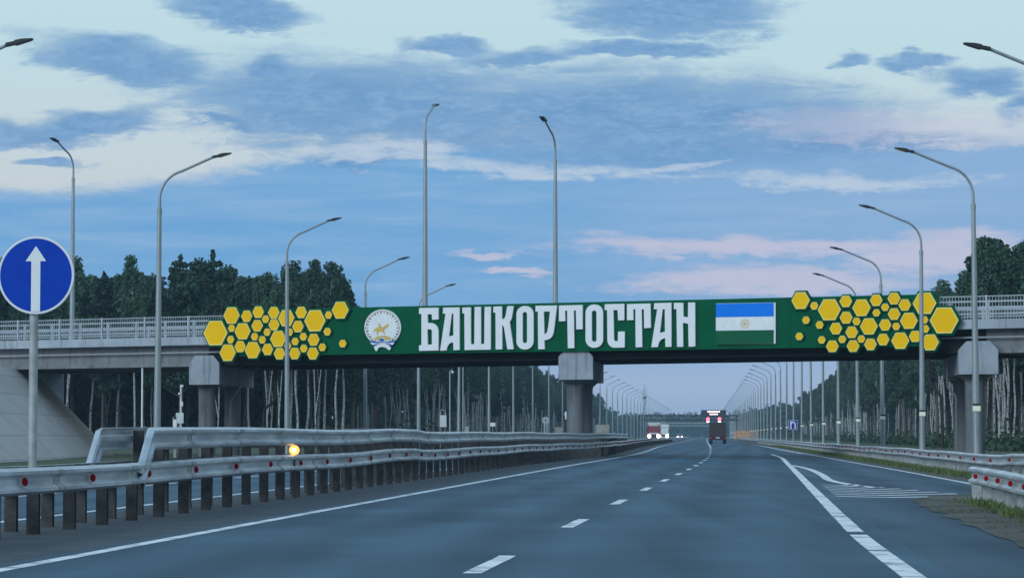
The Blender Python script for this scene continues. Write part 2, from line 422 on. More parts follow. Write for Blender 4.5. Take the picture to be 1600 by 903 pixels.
def asphalt(name, rgb, rough, spec):
    m = bpy.data.materials.new(name); m.use_nodes = True
    N, L = m.node_tree.nodes, m.node_tree.links; b = N['Principled BSDF']
    b.inputs['Specular IOR Level'].default_value = spec
    t = N.new('ShaderNodeTexCoord')
    mp = N.new('ShaderNodeMapping'); mp.inputs['Rotation'].default_value = (0, 0, 0.085); mp.inputs['Scale'].default_value = (1.1, 0.035, 1)   # tracks worn along the lane
    L.new(t.outputs['Object'], mp.inputs[0])
    n1 = N.new('ShaderNodeTexNoise'); n1.inputs['Scale'].default_value = 0.9; n1.inputs['Detail'].default_value = 5; L.new(mp.outputs[0], n1.inputs[0])
    n2 = N.new('ShaderNodeTexNoise'); n2.inputs['Scale'].default_value = 0.22; n2.inputs['Detail'].default_value = 6; L.new(t.outputs['Object'], n2.inputs[0])
    n3 = N.new('ShaderNodeTexNoise'); n3.inputs['Scale'].default_value = 28; n3.inputs['Detail'].default_value = 3; L.new(t.outputs['Object'], n3.inputs[0])
    a = N.new('ShaderNodeMath'); a.operation = 'ADD'; L.new(n1.outputs[0], a.inputs[0]); L.new(n2.outputs[0], a.inputs[1])
    a2 = N.new('ShaderNodeMath'); a2.operation = 'MULTIPLY_ADD'; L.new(n3.outputs[0], a2.inputs[0]); a2.inputs[1].default_value = 0.5; L.new(a.outputs[0], a2.inputs[2])
    sp = N.new('ShaderNodeSeparateXYZ'); L.new(t.outputs['Object'], sp.inputs[0])
    lat = N.new('ShaderNodeMath'); lat.operation = 'MULTIPLY_ADD'; L.new(sp.outputs[1], lat.inputs[0]); lat.inputs[1].default_value = -0.0885; L.new(sp.outputs[0], lat.inputs[2])
    wob = N.new('ShaderNodeMath'); wob.operation = 'MULTIPLY_ADD'; L.new(n2.outputs[0], wob.inputs[0]); wob.inputs[1].default_value = 0.9; L.new(lat.outputs[0], wob.inputs[2])
    ph = N.new('ShaderNodeMath'); ph.operation = 'MULTIPLY'; L.new(wob.outputs[0], ph.inputs[0]); ph.inputs[1].default_value = 2 * math.pi / 1.85
    sn = N.new('ShaderNodeMath'); sn.operation = 'SINE'; L.new(ph.outputs[0], sn.inputs[0])
    n5 = N.new('ShaderNodeTexNoise'); n5.inputs['Scale'].default_value = 0.09; n5.inputs['Detail'].default_value = 3; L.new(t.outputs['Object'], n5.inputs[0])
    am = N.new('ShaderNodeMath'); am.operation = 'MULTIPLY'; L.new(sn.outputs[0], am.inputs[0]); L.new(n5.outputs[0], am.inputs[1])
    a3 = N.new('ShaderNodeMath'); a3.operation = 'MULTIPLY_ADD'; L.new(am.outputs[0], a3.inputs[0]); a3.inputs[1].default_value = 0.30; L.new(a2.outputs[0], a3.inputs[2])
    r = N.new('ShaderNodeMapRange'); r.inputs[1].default_value = 0.85; r.inputs[2].default_value = 1.65; L.new(a3.outputs[0], r.inputs[0])
    mx = N.new('ShaderNodeMix'); mx.data_type = 'RGBA'
    mx.inputs[6].default_value = tuple(c * 0.66 for c in rgb) + (1,); mx.inputs[7].default_value = tuple(c * 1.42 for c in rgb) + (1,)
    L.new(r.outputs[0], mx.inputs[0]); L.new(mx.outputs[2], b.inputs['Base Color'])
    rr = N.new('ShaderNodeMapRange'); rr.inputs[3].default_value = rough + 0.1; rr.inputs[4].default_value = rough - 0.08; L.new(r.outputs[0], rr.inputs[0]); L.new(rr.outputs[0], b.inputs['Roughness'])
    bp = N.new('ShaderNodeBump'); bp.inputs['Strength'].default_value = 0.35; bp.inputs['Distance'].default_value = 0.01
    L.new(n3.outputs[0], bp.inputs['Height']); L.new(bp.outputs[0], b.inputs['Normal'])
    return m

M['asphalt'] = asphalt('asphalt', (0.030, 0.080, 0.120), 0.78, 0.4)
M['asphalt_old'] = asphalt('old_asphalt', (0.038, 0.076, 0.108), 0.8, 0.3)
M['shoulder'] = groundmat('dusty_shoulder', (0.052, 0.064, 0.073), (0.105, 0.115, 0.122), 1.5, 0.6)
M['gravel'] = groundmat('gravel_verge', (0.075, 0.072, 0.066), (0.15, 0.14, 0.125), 3.0, 0.8, c3=(0.070, 0.075, 0.05), s3=0.5)
M['grass'] = groundmat('rough_grass', (0.030, 0.048, 0.020), (0.075, 0.10, 0.042), 0.6, 0.8, c3=(0.095, 0.095, 0.055), s3=0.06)

def markmat(name='worn_road_paint', lo=0.37, hi=0.53, top=0.84):
    m = bpy.data.materials.new(name); m.use_nodes = True
    N, L = m.node_tree.nodes, m.node_tree.links; b = N['Principled BSDF']; b.inputs['Roughness'].default_value = 0.7
    t = N.new('ShaderNodeTexCoord')
    n = N.new('ShaderNodeTexNoise'); n.inputs['Scale'].default_value = 2.2; n.inputs['Detail'].default_value = 10; n.inputs['Roughness'].default_value = 0.75
    L.new(t.outputs['Object'], n.inputs[0])
    r = N.new('ShaderNodeValToRGB'); r.color_ramp.elements[0].position = lo; r.color_ramp.elements[0].color = (0.24, 0.25, 0.26, 1)
    r.color_ramp.elements[1].position = hi; r.color_ramp.elements[1].color = (top, top, top, 1)
    L.new(n.outputs[0], r.inputs[0]); L.new(r.outputs[0], b.inputs['Base Color'])
    return m
M['paint'] = markmat()
M['old_paint'] = markmat('faded_gore_paint', 0.34, 0.58, 0.72)

def slabmat():
    m = bpy.data.materials.new('concrete_slabs'); m.use_nodes = True
    N, L = m.node_tree.nodes, m.node_tree.links; b = N['Principled BSDF']; b.inputs['Roughness'].default_value = 0.9
    uvm = N.new('ShaderNodeTexCoord')
    sx = N.new('ShaderNodeSeparateXYZ'); L.new(uvm.outputs['Object'], sx.inputs[0])
    cb = N.new('ShaderNodeCombineXYZ'); L.new(sx.outputs[1], cb.inputs[0]); L.new(sx.outputs[2], cb.inputs[1])
    br = N.new('ShaderNodeTexBrick'); br.inputs['Scale'].default_value = 1.0; br.inputs['Brick Width'].default_value = 7.0; br.inputs['Row Height'].default_value = 1.15
    br.inputs['Mortar Size'].default_value = 0.03; br.inputs['Color1'].default_value = (0.46, 0.405, 0.36, 1); br.inputs['Color2'].default_value = (0.50, 0.445, 0.40, 1); br.inputs['Mortar'].default_value = (0.33, 0.31, 0.29, 1)
    L.new(cb.outputs[0], br.inputs[0])
    n = N.new('ShaderNodeTexNoise'); n.inputs['Scale'].default_value = 0.6; n.inputs['Detail'].default_value = 7; L.new(uvm.outputs['Object'], n.inputs[0])
    r = N.new('ShaderNodeMapRange'); r.inputs[3].default_value = 0.75; r.inputs[4].default_value = 1.2; L.new(n.outputs[0], r.inputs[0])
    mx = N.new('ShaderNodeMix'); mx.data_type = 'RGBA'; mx.blend_type = 'MULTIPLY'; mx.inputs[0].default_value = 1.0
    L.new(br.outputs[0], mx.inputs[6]); L.new(r.outputs[0], mx.inputs[7]); L.new(mx.outputs[2], b.inputs['Base Color'])
    return m
M['slab'] = slabmat()

# ------------------------------------------------------------------ road plan: lateral X of each line against distance Y
def plan(tab):
    ys = [p[0] for p in tab]; xs = [p[1] for p in tab]
    def f(y):
        if y <= ys[0]: return xs[0] + (y - ys[0]) * (xs[1] - xs[0]) / (ys[1] - ys[0])
        if y >= ys[-1]: return xs[-1] + (y - ys[-1]) * (xs[-1] - xs[-2]) / (ys[-1] - ys[-2])
        i = max(k for k in range(len(ys)) if ys[k] <= y)
        i = min(i, len(ys) - 2)
        # Catmull-Rom on non-uniform knots (finite-difference tangents)
        def tan(k):
            a, b = max(k - 1, 0), min(k + 1, len(ys) - 1)
            return (xs[b] - xs[a]) / (ys[b] - ys[a])
        h = ys[i + 1] - ys[i]; t = (y - ys[i]) / h
        return ((2 * t**3 - 3 * t**2 + 1) * xs[i] + (t**3 - 2 * t**2 + t) * h * tan(i) + (-2 * t**3 + 3 * t**2) * xs[i + 1] + (t**3 - t**2) * h * tan(i + 1))
    return f
Lf = plan([(23.5, -4.38), (42, -2.92), (100, 1.78), (176, 8.1), (291, 15.7), (494, 30.4), (800, 52.2), (1200, 80.8)])          # left edge line
Df = plan([(24.7, -0.19), (60, 2.95), (105, 7.0), (150, 10.7), (247, 17.8), (353, 25.2), (494, 35.0), (800, 56.6), (1200, 85.2)])   # lane dashes
Qf = plan([(22.2, 3.24), (32.5, 4.06), (112, 11.2), (150, 14.5), (247, 21.2), (353, 28.8), (494, 38.8), (800, 60.4), (1200, 89.0)])  # right edge line
Rf = plan([(31, -5.72), (53.2, -3.91), (100, -0.12), (128, 2.5), (146, 4.45), (170, 6.3), (291, 13.9), (494, 28.6), (800, 50.4), (1200, 79.0)])  # median rail, our side
gap = plan([(31, 0.47), (100, 0.47), (125, 0.9), (142, 2.0), (162, 2.0), (185, 0.9), (230, 0.5), (1200, 0.5)])
Bf = lambda y: Rf(y) - max(0.45, gap(y))
Kf = plan([(45, 11.7), (69, 12.75), (82, 13.5), (124, 16.6), (161, 19.1), (400, 36.0), (700, 57.0), (1200, 92.3)])              # far right rail
Nf = plan([(20, 5.8), (49, 8.2)])                                                                                            # near right rail
XL = lambda y: -13.85 + 0.0748 * (y - 107.5) - 1.2e-6 * max(0, y - 200) ** 2                                                     # left lamp row
XR = lambda y: 17.8 + 0.0702 * (y - 105.6)                                                                                     # right lamp row
YEND = 1250
ys_road = list(np.concatenate([np.arange(-30, 60, 3.0), np.arange(60, 240, 5.0), np.arange(240, YEND + 1, 12.0)]))

def strip(name, fa, fb, z, m, ys=ys_road):
    b = MB()
    vs = []
    for y in ys: vs += [(fa(y), y, z), (fb(y), y, z)]
    b.add(vs, [(2 * i, 2 * i + 1, 2 * i + 3, 2 * i + 2) for i in range(len(ys) - 1)])
    o = b.build(name, m, fix=False); o['kind'] = 'structure'
    return o

gb = MB(); GN = 40
gx = np.linspace(-2300, 2600, GN); gy = np.linspace(-400, 4600, GN)
gb.add([(x, y, -0.06) for y in gy for x in gx], [(j * GN + i, j * GN + i + 1, (j + 1) * GN + i + 1, (j + 1) * GN + i) for j in range(GN - 1) for i in range(GN - 1)])
tag(gb.build('ground', M['grass'], fix=False), kind='structure')
strip('opposite_road', lambda y: XL(y) + 2.2, lambda y: Bf(y) - 0.7, -0.02, M['asphalt'])
strip('median', lambda y: Bf(y) - 0.7, lambda y: Lf(y) - 0.30, -0.004, M['shoulder'])
strip('road', lambda y: Lf(y) - 0.30, lambda y: Qf(y) + 0.35, 0.0, M['asphalt'])
strip('slip_road', lambda y: Qf(y) + 0.35, lambda y: max(Kf(y) - 1.35, Qf(y) + 0.9), -0.002, M['asphalt_old'])
strip('verge', lambda y: max(Kf(y) - 1.35, Qf(y) + 0.9), lambda y: Kf(y) + 4.2, -0.01, M['gravel'])
strip('roadside_strip', lambda y: XL(y) - 3.0, lambda y: XL(y) + 2.2, -0.03, M['gravel'])
# unpaved nose under the near right rail
vb = MB(); vys = list(np.arange(-30, 55, 1.5)); vs = []
for y in vys:
    t = max(0.0, min(1.0, (54.5 - y) / 6.0)); w = math.sqrt(t)
    j = 0.10 * math.sin(y * 1.9) + 0.07 * math.sin(y * 4.3 + 1)
    vs += [(Nf(y) + 0.4 - 1.55 * w + j * w, y, 0.006), (Nf(y) + 0.45 + 1.5 * w, y, 0.006)]
vb.add(vs, [(2 * i, 2 * i + 1, 2 * i + 3, 2 * i + 2) for i in range(len(vys) - 1)])
tag(vb.build('verge', M['gravel'], fix=False), kind='structure')

def line_mark(b, f, y0, y1, w, z=0.004, step=4.0, jag=0.0):
    n = max(2, int((y1 - y0) / step) + 1)
    vs = []
    for i in range(n):
        y = y0 + (y1 - y0) * i / (n - 1)
        j = jag * (random.random() - 0.5)
        vs += [(f(y) - w / 2 + j, y, z), (f(y) + w / 2 + j * 0.7, y + jag * (random.random() - 0.5) * 6, z)]
    b.add(vs, [(2 * i, 2 * i + 1, 2 * i + 3, 2 * i + 2) for i in range(n - 1)])

mk = MB()
line_mark(mk, Lf, -30, 60, 0.17, step=0.8, jag=0.012); line_mark(mk, Lf, 60, YEND, 0.17)
y = 24.75 - 1.7 - 11.5 * 4
while y < 240:
    line_mark(mk, Df, y, y + 3.4, 0.16, step=0.6, jag=0.014); y += 11.5
line_mark(mk, Df, 245, YEND, 0.15)
# right edge: worn broken line near us, solid towards the merge
for a, c in ((-30, -6), (-2, 12), (14, 20.0), (20.3, 27.5), (27.7, 32.0), (32.9, 39.0), (39.15, 51.8), (52.0, 66)):
    line_mark(mk, Qf, a, c, 0.20, step=1.2, jag=0.012)
line_mark(mk, Qf, 66, 168, 0.20)
y = 172
while y < 700:
    line_mark(mk, Kf and (lambda t: Kf(t) - 1.8), y, y + 8, 0.15); y += 8
tag(mk.build('road_marking', M['paint'], fix=False), kind='structure')
# slip road: edge line, gore outline and chevron bars
mk2 = MB()
line_mark(mk2, plan([(40, 9.0), (63.4, 10.75), (82, 12.1), (95, 13.0), (115, 14.35), (160, 17.5), (400, 34.2), (700, 55.2)]), 44, 700, 0.14)
gore = plan([(50.5, 8.95), (56, 8.5), (61, 8.05), (65, 7.95), (70.6, 8.15), (80, 9.0), (91.6, 9.95), (100, 10.5), (106, 10.75)])
line_mark(mk2, gore, 61, 106, 0.22, step=1.5)
tag(mk2.build('road_marking', M['paint'], fix=False), kind='structure')
mk2 = MB()
# bars: shallow zigzag between the main edge line and the slip road
for i in range(8):
    y0 = 50.8 + i * 1.75
    xl = Qf(y0) + 0.45
    xr = 8.9 - (y0 - 50.6) * 0.068 if y0 < 61 else 8.1
    xm = xl + (xr - xl) * 0.30
    mk2.add([(xl, y0 + 1.2, 0.004), (xm, y0, 0.004), (xr, y0 + 1.6, 0.004), (xr, y0 + 2.2, 0.004), (xm, y0 + 0.62, 0.004), (xl, y0 + 1.85, 0.004)], [(0, 1, 4, 5), (1, 2, 3, 4)])
tag(mk2.build('road_marking', M['old_paint'], fix=False), kind='structure')
mk3 = MB()
line_mark(mk3, lambda y: Bf(y) - 1.25, -30, YEND, 0.16, -0.016)
y = -20
while y < 400:
    line_mark(mk3, lambda t: Bf(t) - 5.1, y, y + 4, 0.15, -0.016, 2); y += 12
line_mark(mk3, lambda y: XL(y) + 4.9, -30, YEND, 0.16, -0.016)
tag(mk3.build('road_marking', M['paint'], fix=False), kind='structure')

# ------------------------------------------------------------------ guard rails
W = [(0.0, 0.155), (0.028, 0.152), (0.085, 0.118), (0.085, 0.080), (0.018, 0.032), (0.012, -0.032), (0.085, -0.080), (0.085, -0.118), (0.028, -0.152), (0.0, -0.155),
     (-0.006, -0.150), (0.020, -0.145), (0.074, -0.112), (0.074, -0.086), (0.006, -0.034), (0.006, 0.034), (0.074, 0.086), (0.074, 0.112), (0.020, 0.145), (-0.006, 0.150)]
def sag(y):
    return 0.012 * math.sin(y * 0.31) + 0.010 * math.sin(y * 0.113 + 2) + (0.035 if 60 < y < 71 else 0.0) * min(1, (y - 60) / 5)
def beam(name, f, y0, y1, z, side, parent, m, off=0.0, bend=None, step=2.0):
    ys = list(np.arange(y0, min(y1, 220), step)) + list(np.arange(max(220, y0), y1 + 0.1, 10.0))
    fr = []
    for y in ys:
        d = Vector((f(y + 0.5) - f(y - 0.5), 1, 0)).normalized(); r = Vector((d.y, -d.x, 0)) * side
        fr.append((Vector((f(y), y, z + sag(y))) + r * off, r, Vector((0, 0, 1))))
    if bend:                          # end piece folded down towards the ground
        o, r, u = fr[0]; d = (fr[1][0] - fr[0][0]).normalized()
        b2 = (u + d * 0.9).normalized()
        fr = [(o - d * 0.75 + Vector((0, 0, -0.55)), r, (u - d * 1.0).normalized() * 1.0), (o - d * 0.06, r, (u - d * 0.45).normalized())] + fr
    b = MB(); b.sweep([(p[0] * 1, p[1]) for p in W], fr)
    # lap joints
    return b.build(name, m, parent)

def splices(f, y0, y1, z, side, parent):
    y = y0
    while y < y1:
        d = Vector((f(y + 0.5) - f(y - 0.5), 1, 0)).normalized(); r = Vector((d.y, -d.x, 0)) * side
        c = Vector((f(y), y, z + sag(y))) + r * 0.09
        b = MB()
        for dz in (-0.10, 0.0, 0.10):
            for dd in (-0.11, 0.11):
                q = c + d * dd + r * (0.086 if dz else 0.016) + UP * dz
                b.tube([q, q + r * 0.016], 0.016, 6)
        b.sweep([(0.0, 0.152), (0.092, 0.121), (0.092, 0.077), (0.024, 0.031), (0.020, -0.031), (0.092, -0.077), (0.092, -0.121), (0.0, -0.152)], [(c - d * 0.16, r, UP), (c + d * 0.16, r, UP)])
        b.build('splice', M['zinc_post'], parent); y += 4.0
UP = Vector((0, 0, 1))
def posts(f, y0, y1, step, hh, parent, m, off=0.0, w=0.13, d=0.13, name='post', limit=100):
    ys = list(np.arange(y0, y1, step))
    seen = [y for y in ys if y > 8][:limit]
    rest = [y for y in ys if y not in seen]
    def prof(b, y):
        x = f(y) + off; a = -math.atan((f(y + .5) - f(y - .5)))
        h = hh if (38.4 < y < 206 or hh < 1) else 0.77
        b.box((x, y - d / 2 + 0.004, h / 2 - 0.15), (w, 0.010, h + 0.3), a)
        b.box((x, y + d / 2 - 0.004, h / 2 - 0.15), (w, 0.010, h + 0.3), a)
        b.box((x, y, h / 2 - 0.15), (0.012, d - 0.02, h + 0.3), a)
    for y in seen:
        b = MB(); prof(b, y); b.build(name, m, parent)
    if rest:
        b = MB()
        for y in rest: prof(b, y)
        b.build(name, m, parent)['kind'] = 'stuff'
def reflectors(f, y0, y1, step, z, parent, off, size=0.052, limit=100):
    ys = list(np.arange(y0, y1, step)); seen = [y for y in ys if y > 8][:limit]; rest = [y for y in ys if y not in seen]
    def prof(b, y):
        x = f(y) + off
        o = Vector((x, y, z + sag(y)))
        pts = [(math.cos(k * math.pi / 4 + math.pi / 8) * size, math.sin(k * math.pi / 4 + math.pi / 8) * size) for k in range(8)]
        sgn = 1 if off > 0 else -1
        b.poly(pts, [], lambda u, v, dd: o + Vector((sgn * 0.055 * (u / size * 0.6 + 1), dd, v)), 0.03, -0.03)
    for y in seen:
        b = MB(); prof(b, y); b.build('reflector', M['red'], parent)
    if rest:
        b = MB()
        for y in rest: prof(b, y)
        b.build('reflector', M['red'], parent)['kind'] = 'stuff'

gr = empty('crash_barrier', (0, 0, 0), 0, 'two-tier galvanised crash barrier with shade-darkened posts and red reflectors along the median', 'crash barrier')
beam('lower_beam', Rf, -12, 900, 0.635, 1, gr, M['zinc'], 0.09)
beam('upper_beam', Rf, 38.3, 205, 1.11, 1, gr, M['zinc'], 0.09, bend=True)
splices(Rf, 17.0, 100, 0.635, 1, gr); splices(Rf, 41.0, 110, 1.11, 1, gr)
posts(Rf, -11.4, 500, 1.75, 1.22, gr, M['shaded_post'], 0.0, 0.145)
reflectors(Rf, 8.2, 330, 3.3, 0.635, gr, 0.115)
gr2 = empty('crash_barrier', (0, 0, 0), 0, 'back row of the median barrier, facing the oncoming carriageway', 'crash barrier')
beam('lower_beam', Bf, -12, 900, 0.635, -1, gr2, M['zinc'], 0.09)
beam('upper_beam', Bf, 38.3, 205, 1.11, -1, gr2, M['zinc'], 0.09, bend=True)
posts(Bf, -10.6, 500, 1.75, 1.22, gr2, M['shaded_post'], 0.0, 0.145)
gr3 = empty('crash_barrier', (0, 0, 0), 0, 'long single-rail barrier with red reflectors beyond the slip road', 'crash barrier')
beam('beam', Kf, 48, 900, 0.50, -1, gr3, M['zinc'], 0.09)
posts(Kf, 48.6, 420, 2.0, 0.60, gr3, M['zinc_post'], 0.06, 0.17)
reflectors(Kf, 50, 190, 4.0, 0.50, gr3, -0.115, 0.05)
gr4 = empty('crash_barrier', (0, 0, 0), 0, 'short near barrier on pale posts ending at the painted gore, right edge', 'crash barrier')
beam('beam', Nf, -10, 49.0, 0.44, -1, gr4, M['zinc'], 0.09, step=1.0)
splices(Nf, 12.0, 48, 0.44, -1, gr4)
posts(Nf, -9.2, 49.0, 2.0, 0.52, gr4, M['zinc_post'], 0.06, 0.20)
reflectors(Nf, 8.6, 48.6, 2.0, 0.44, gr4, -0.115, 0.045)

# oncoming headlight in the barrier gap, stood in for by an added lamp
p = at(460, 703, 50.5)
wl = empty('warning_lamp', p, 0, 'glowing orange lamp in the gap between the two median rails', 'warning lamp')
MB().tube([(0, 0.05, 0), (0, -0.02, 0)], [0.085, 0.10], 16).build('lamp_housing', M['dark'], wl, True)
MB().tube([(0, -0.021, 0), (0, -0.035, 0), (0, -0.05, 0)], [0.095, 0.08, 0.04], 16).build('lens', M['amber'], wl, True)
MB().tube([(0, -0.051, 0), (0, -0.06, 0)], [0.04, 0.02], 12).build('bulb', M['amber_core'], wl, True)
MB().tube([(0, 0.03, -0.06), (0.0, 0.03, -p.z)], 0.02, 8).build('stem', M['dark'], wl)

# ------------------------------------------------------------------ the bridge
PS = 0.483; PN = math.sqrt(1 + PS * PS); PY0 = 149.8
AX = Vector((1 / PN, -PS / PN, 0)); NR = Vector((-PS / PN, -1 / PN, 0)); UP = Vector((0, 0, 1))
TR = Vector((0.085, 1, 0)).normalized()                       # direction of the road below: piers and caps follow it
def bp(s, z, n=0.0): return Vector((0, PY0, 0)) + AX * s + NR * n + UP * z
def pix(px, py):                                              # photo pixel -> place on the sign's plane
    u = (px - 800) / F; v = (451.5 - py) / F
    y = math.cos(PITCH) - v * math.sin(PITCH); z = math.sin(PITCH) + v * math.cos(PITCH)
    t = PY0 / (y + PS * u)
    return u * t * PN, CAM_H + z * t
sL, sM, sR = pix(316, 580)[0], pix(897, 575)[0], pix(1527, 560)[0]
br = empty('road_bridge', bp(sM, 0), 0, 'concrete road bridge on three piers crossing over the highway', 'bridge')
brm = br.matrix_basis.copy()
def tobr(o):
    o.parent = br; o.matrix_parent_inverse = Matrix.Translation(-br.location); return o
def rise(s): return 0.0033 * (s - sM)
def bar(b, s0, s1, z0, z1, n0, n1, seg=None):                 # straight member along the bridge, n = towards us
    f = lambda s, z, n: bp(s, z + rise(s), n)
    b.hexa([f(s0, z0, n1), f(s1, z0, n1), f(s1, z0, n0), f(s0, z0, n0)], [f(s0, z1, n1), f(s1, z1, n1), f(s1, z1, n0), f(s0, z1, n0)])
S0, S1 = -95, 110
WID = -11.6                                                   # far edge of the deck
b = MB(); bar(b, S0, S1, 6.44, 6.92, WID, -0.25); tobr(b.build('deck', M['concrete']))
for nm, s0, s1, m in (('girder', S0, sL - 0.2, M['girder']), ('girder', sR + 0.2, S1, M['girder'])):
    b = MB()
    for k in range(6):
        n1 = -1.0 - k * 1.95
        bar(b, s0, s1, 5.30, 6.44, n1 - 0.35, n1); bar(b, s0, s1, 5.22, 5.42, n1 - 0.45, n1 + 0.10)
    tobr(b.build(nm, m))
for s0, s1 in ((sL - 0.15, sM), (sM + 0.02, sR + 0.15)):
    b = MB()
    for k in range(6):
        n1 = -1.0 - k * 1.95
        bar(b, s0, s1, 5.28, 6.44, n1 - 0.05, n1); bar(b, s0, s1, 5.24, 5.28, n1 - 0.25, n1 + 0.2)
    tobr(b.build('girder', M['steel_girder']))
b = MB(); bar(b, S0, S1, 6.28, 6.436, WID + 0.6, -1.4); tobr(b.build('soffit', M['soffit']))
b = MB(); b.tube([bp(S0, 6.02 + rise(S0), -0.72), bp(S1, 6.02 + rise(S1), -0.72)], 0.045, 8); tobr(b.build('conduit', M['rail']))
for s in (sL, sM, sR):
    pr = MB()
    half = 1.02
    def cf(u, v, d): return bp(s + u, v + rise(s), -0.20) + TR * d
    # cap beam with a chamfered block at its front end
    pr.poly([(-half, 4.15), (half, 4.15), (half, 5.20), (-half, 5.20)], [], cf, 0.75, 11.2)
    pr.poly([(-half, 4.15), (half, 4.15), (half, 5.38), (half - 0.42, 5.82), (-half + 0.42, 5.82), (-half, 5.38)], [], cf, 0.0, 0.746)
    cap = tobr(pr.build('pier_cap', M['pier']))
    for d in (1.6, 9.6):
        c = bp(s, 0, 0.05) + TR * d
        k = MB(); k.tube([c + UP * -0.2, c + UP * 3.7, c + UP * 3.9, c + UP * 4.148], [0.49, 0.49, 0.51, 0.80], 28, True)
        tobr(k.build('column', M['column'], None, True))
# black and grey drain pipes beside the outer piers
def pipe(pts, r, m, dn):
    tobr(MB().tube([bp(*pix(a, c), 0) + TR * dn for a, c in pts], r, 10).build('drain_pipe', m, None, True))
pipe([(1452, 560), (1453, 594), (1456, 600), (1471, 618), (1473, 624), (1474, 700)], 0.085, M['black'], 0.5)
pipe([(1486, 560), (1487, 600), (1490, 607), (1499, 615), (1501, 622), (1502, 704)], 0.05, M['girder'], 3.0)
pipe([(417, 575), (417, 620), (414, 626), (400, 637), (398, 644), (398, 690)], 0.085, M['black'], 3.0)
pipe([(364, 585), (364, 597), (361, 603), (346, 625), (345, 632), (345, 690)], 0.05, M['girder'], 3.0)
# abutments
for s, sg in ((S0 + 52.5, -1),):
    pass
ab = MB(); sa = pix(-70, 560)[0]
bar(ab, sa - 3, sa, 0, 6.40, WID + 0.3, -0.9); tobr(ab.build('abutment', M['pier']))
sb = sR + 36
ab = MB(); bar(ab, sb, sb + 3, 0, 6.40, WID + 0.3, -0.9); tobr(ab.build('abutment', M['pier']))

# paved embankment slope under the left end, with its earth bank behind
em = MB()
rows = []
for y, xt, xtop, ztop in ((112, -23.0, -25.0, 0.9), (120, -22.9, -26.2, 2.2), (130, -23.0, -28.0, 4.0), (140, -23.3, -29.2, 5.0), (150, -23.8, -29.6, 5.1), (160, -24.3, -29.7, 5.1), (171.5, -24.7, -29.8, 5.1)):
    rows.append([(xt + (xtop - xt) * t, y, -0.1 + (ztop + 0.1) * t) for t in (0, 0.25, 0.5, 0.75, 1.0)] + [(-46, y + 4, ztop), (-46, y + 4, -0.3)])
nC = len(rows[0])
vs = [p for r in rows for p in r]
fs = [(j * nC + i, j * nC + i + 1, (j + 1) * nC + i + 1, (j + 1) * nC + i) for j in range(len(rows) - 1) for i in range(nC - 1)]
fs += [tuple(range(nC)), tuple((len(rows) - 1) * nC + i for i in range(nC))[::-1]]
em.add(vs, fs)
tag(em.build('embankment', M['slab']), 'sloping concrete-slab embankment under the left end of the bridge', 'embankment')

# railing along the front edge of the deck
def railing(s0, s1, n, name, label):
    rl = empty(name, bp((s0 + s1) / 2, 6.92, n), 0, label, 'railing')
    inv = Matrix.Translation(-rl.location)
    def kid(o): o.parent = rl; o.matrix_parent_inverse = inv; return o
    b = MB()
    for z in (7.02, 8.06): bar(b, s0, s1, z, z + 0.045, n - 0.025, n + 0.025)
    s = s0
    while s < s1:
        bar(b, s, s + 0.022, 7.02, 8.07, n - 0.011, n + 0.011); s += 0.16
    kid(b.build('picket_panel', M['rail']))
    s = s0
    while s < s1:
        b = MB(); bar(b, s, s + 0.09, 6.92, 8.14, n - 0.05, n + 0.04); kid(b.build('post', M['rail'])); s += 3.0
    return rl
def guard(s0, s1, n, label):
    g = empty('bridge_guard_rail', bp((s0 + s1) / 2, 6.92, n), 0, label, 'guard rail')
    inv = Matrix.Translation(-g.location)
    def kid(o): o.parent = g; o.matrix_parent_inverse = inv; return o
    for z, h in ((7.20, 0.10), (7.42, 0.16), (7.84, 0.08)):
        b = MB(); bar(b, s0, s1, z, z + h, n - 0.03, n + 0.05); kid(b.build('beam', M['rail']))
    s = s0 + 0.6
    while s < s1:
        b = MB(); bar(b, s, s + 0.16, 6.92, 7.94, n - 0.1, n + 0.02); kid(b.build('post', M['rail'])); s += 2.0
sgl, sgr = pix(352, 520)[0], pix(1465, 500)[0]
railing(-66, sgl + 0.5, -0.32, 'bridge_railing', 'grey picket railing on the bridge deck left of the green sign')
railing(sgr - 0.6, 45, -0.32, 'bridge_railing', 'grey picket railing on the bridge deck right of the green sign')
guard(-66, sgl + 0.4, -1.5, 'three-bar steel guard rail behind the left picket railing')
guard(sgr - 0.5, 45, -1.5, 'three-bar steel guard rail behind the right picket railing')
railing(-70, 60, WID + 0.2, 'bridge_railing', 'picket railing on the far edge of the bridge deck')

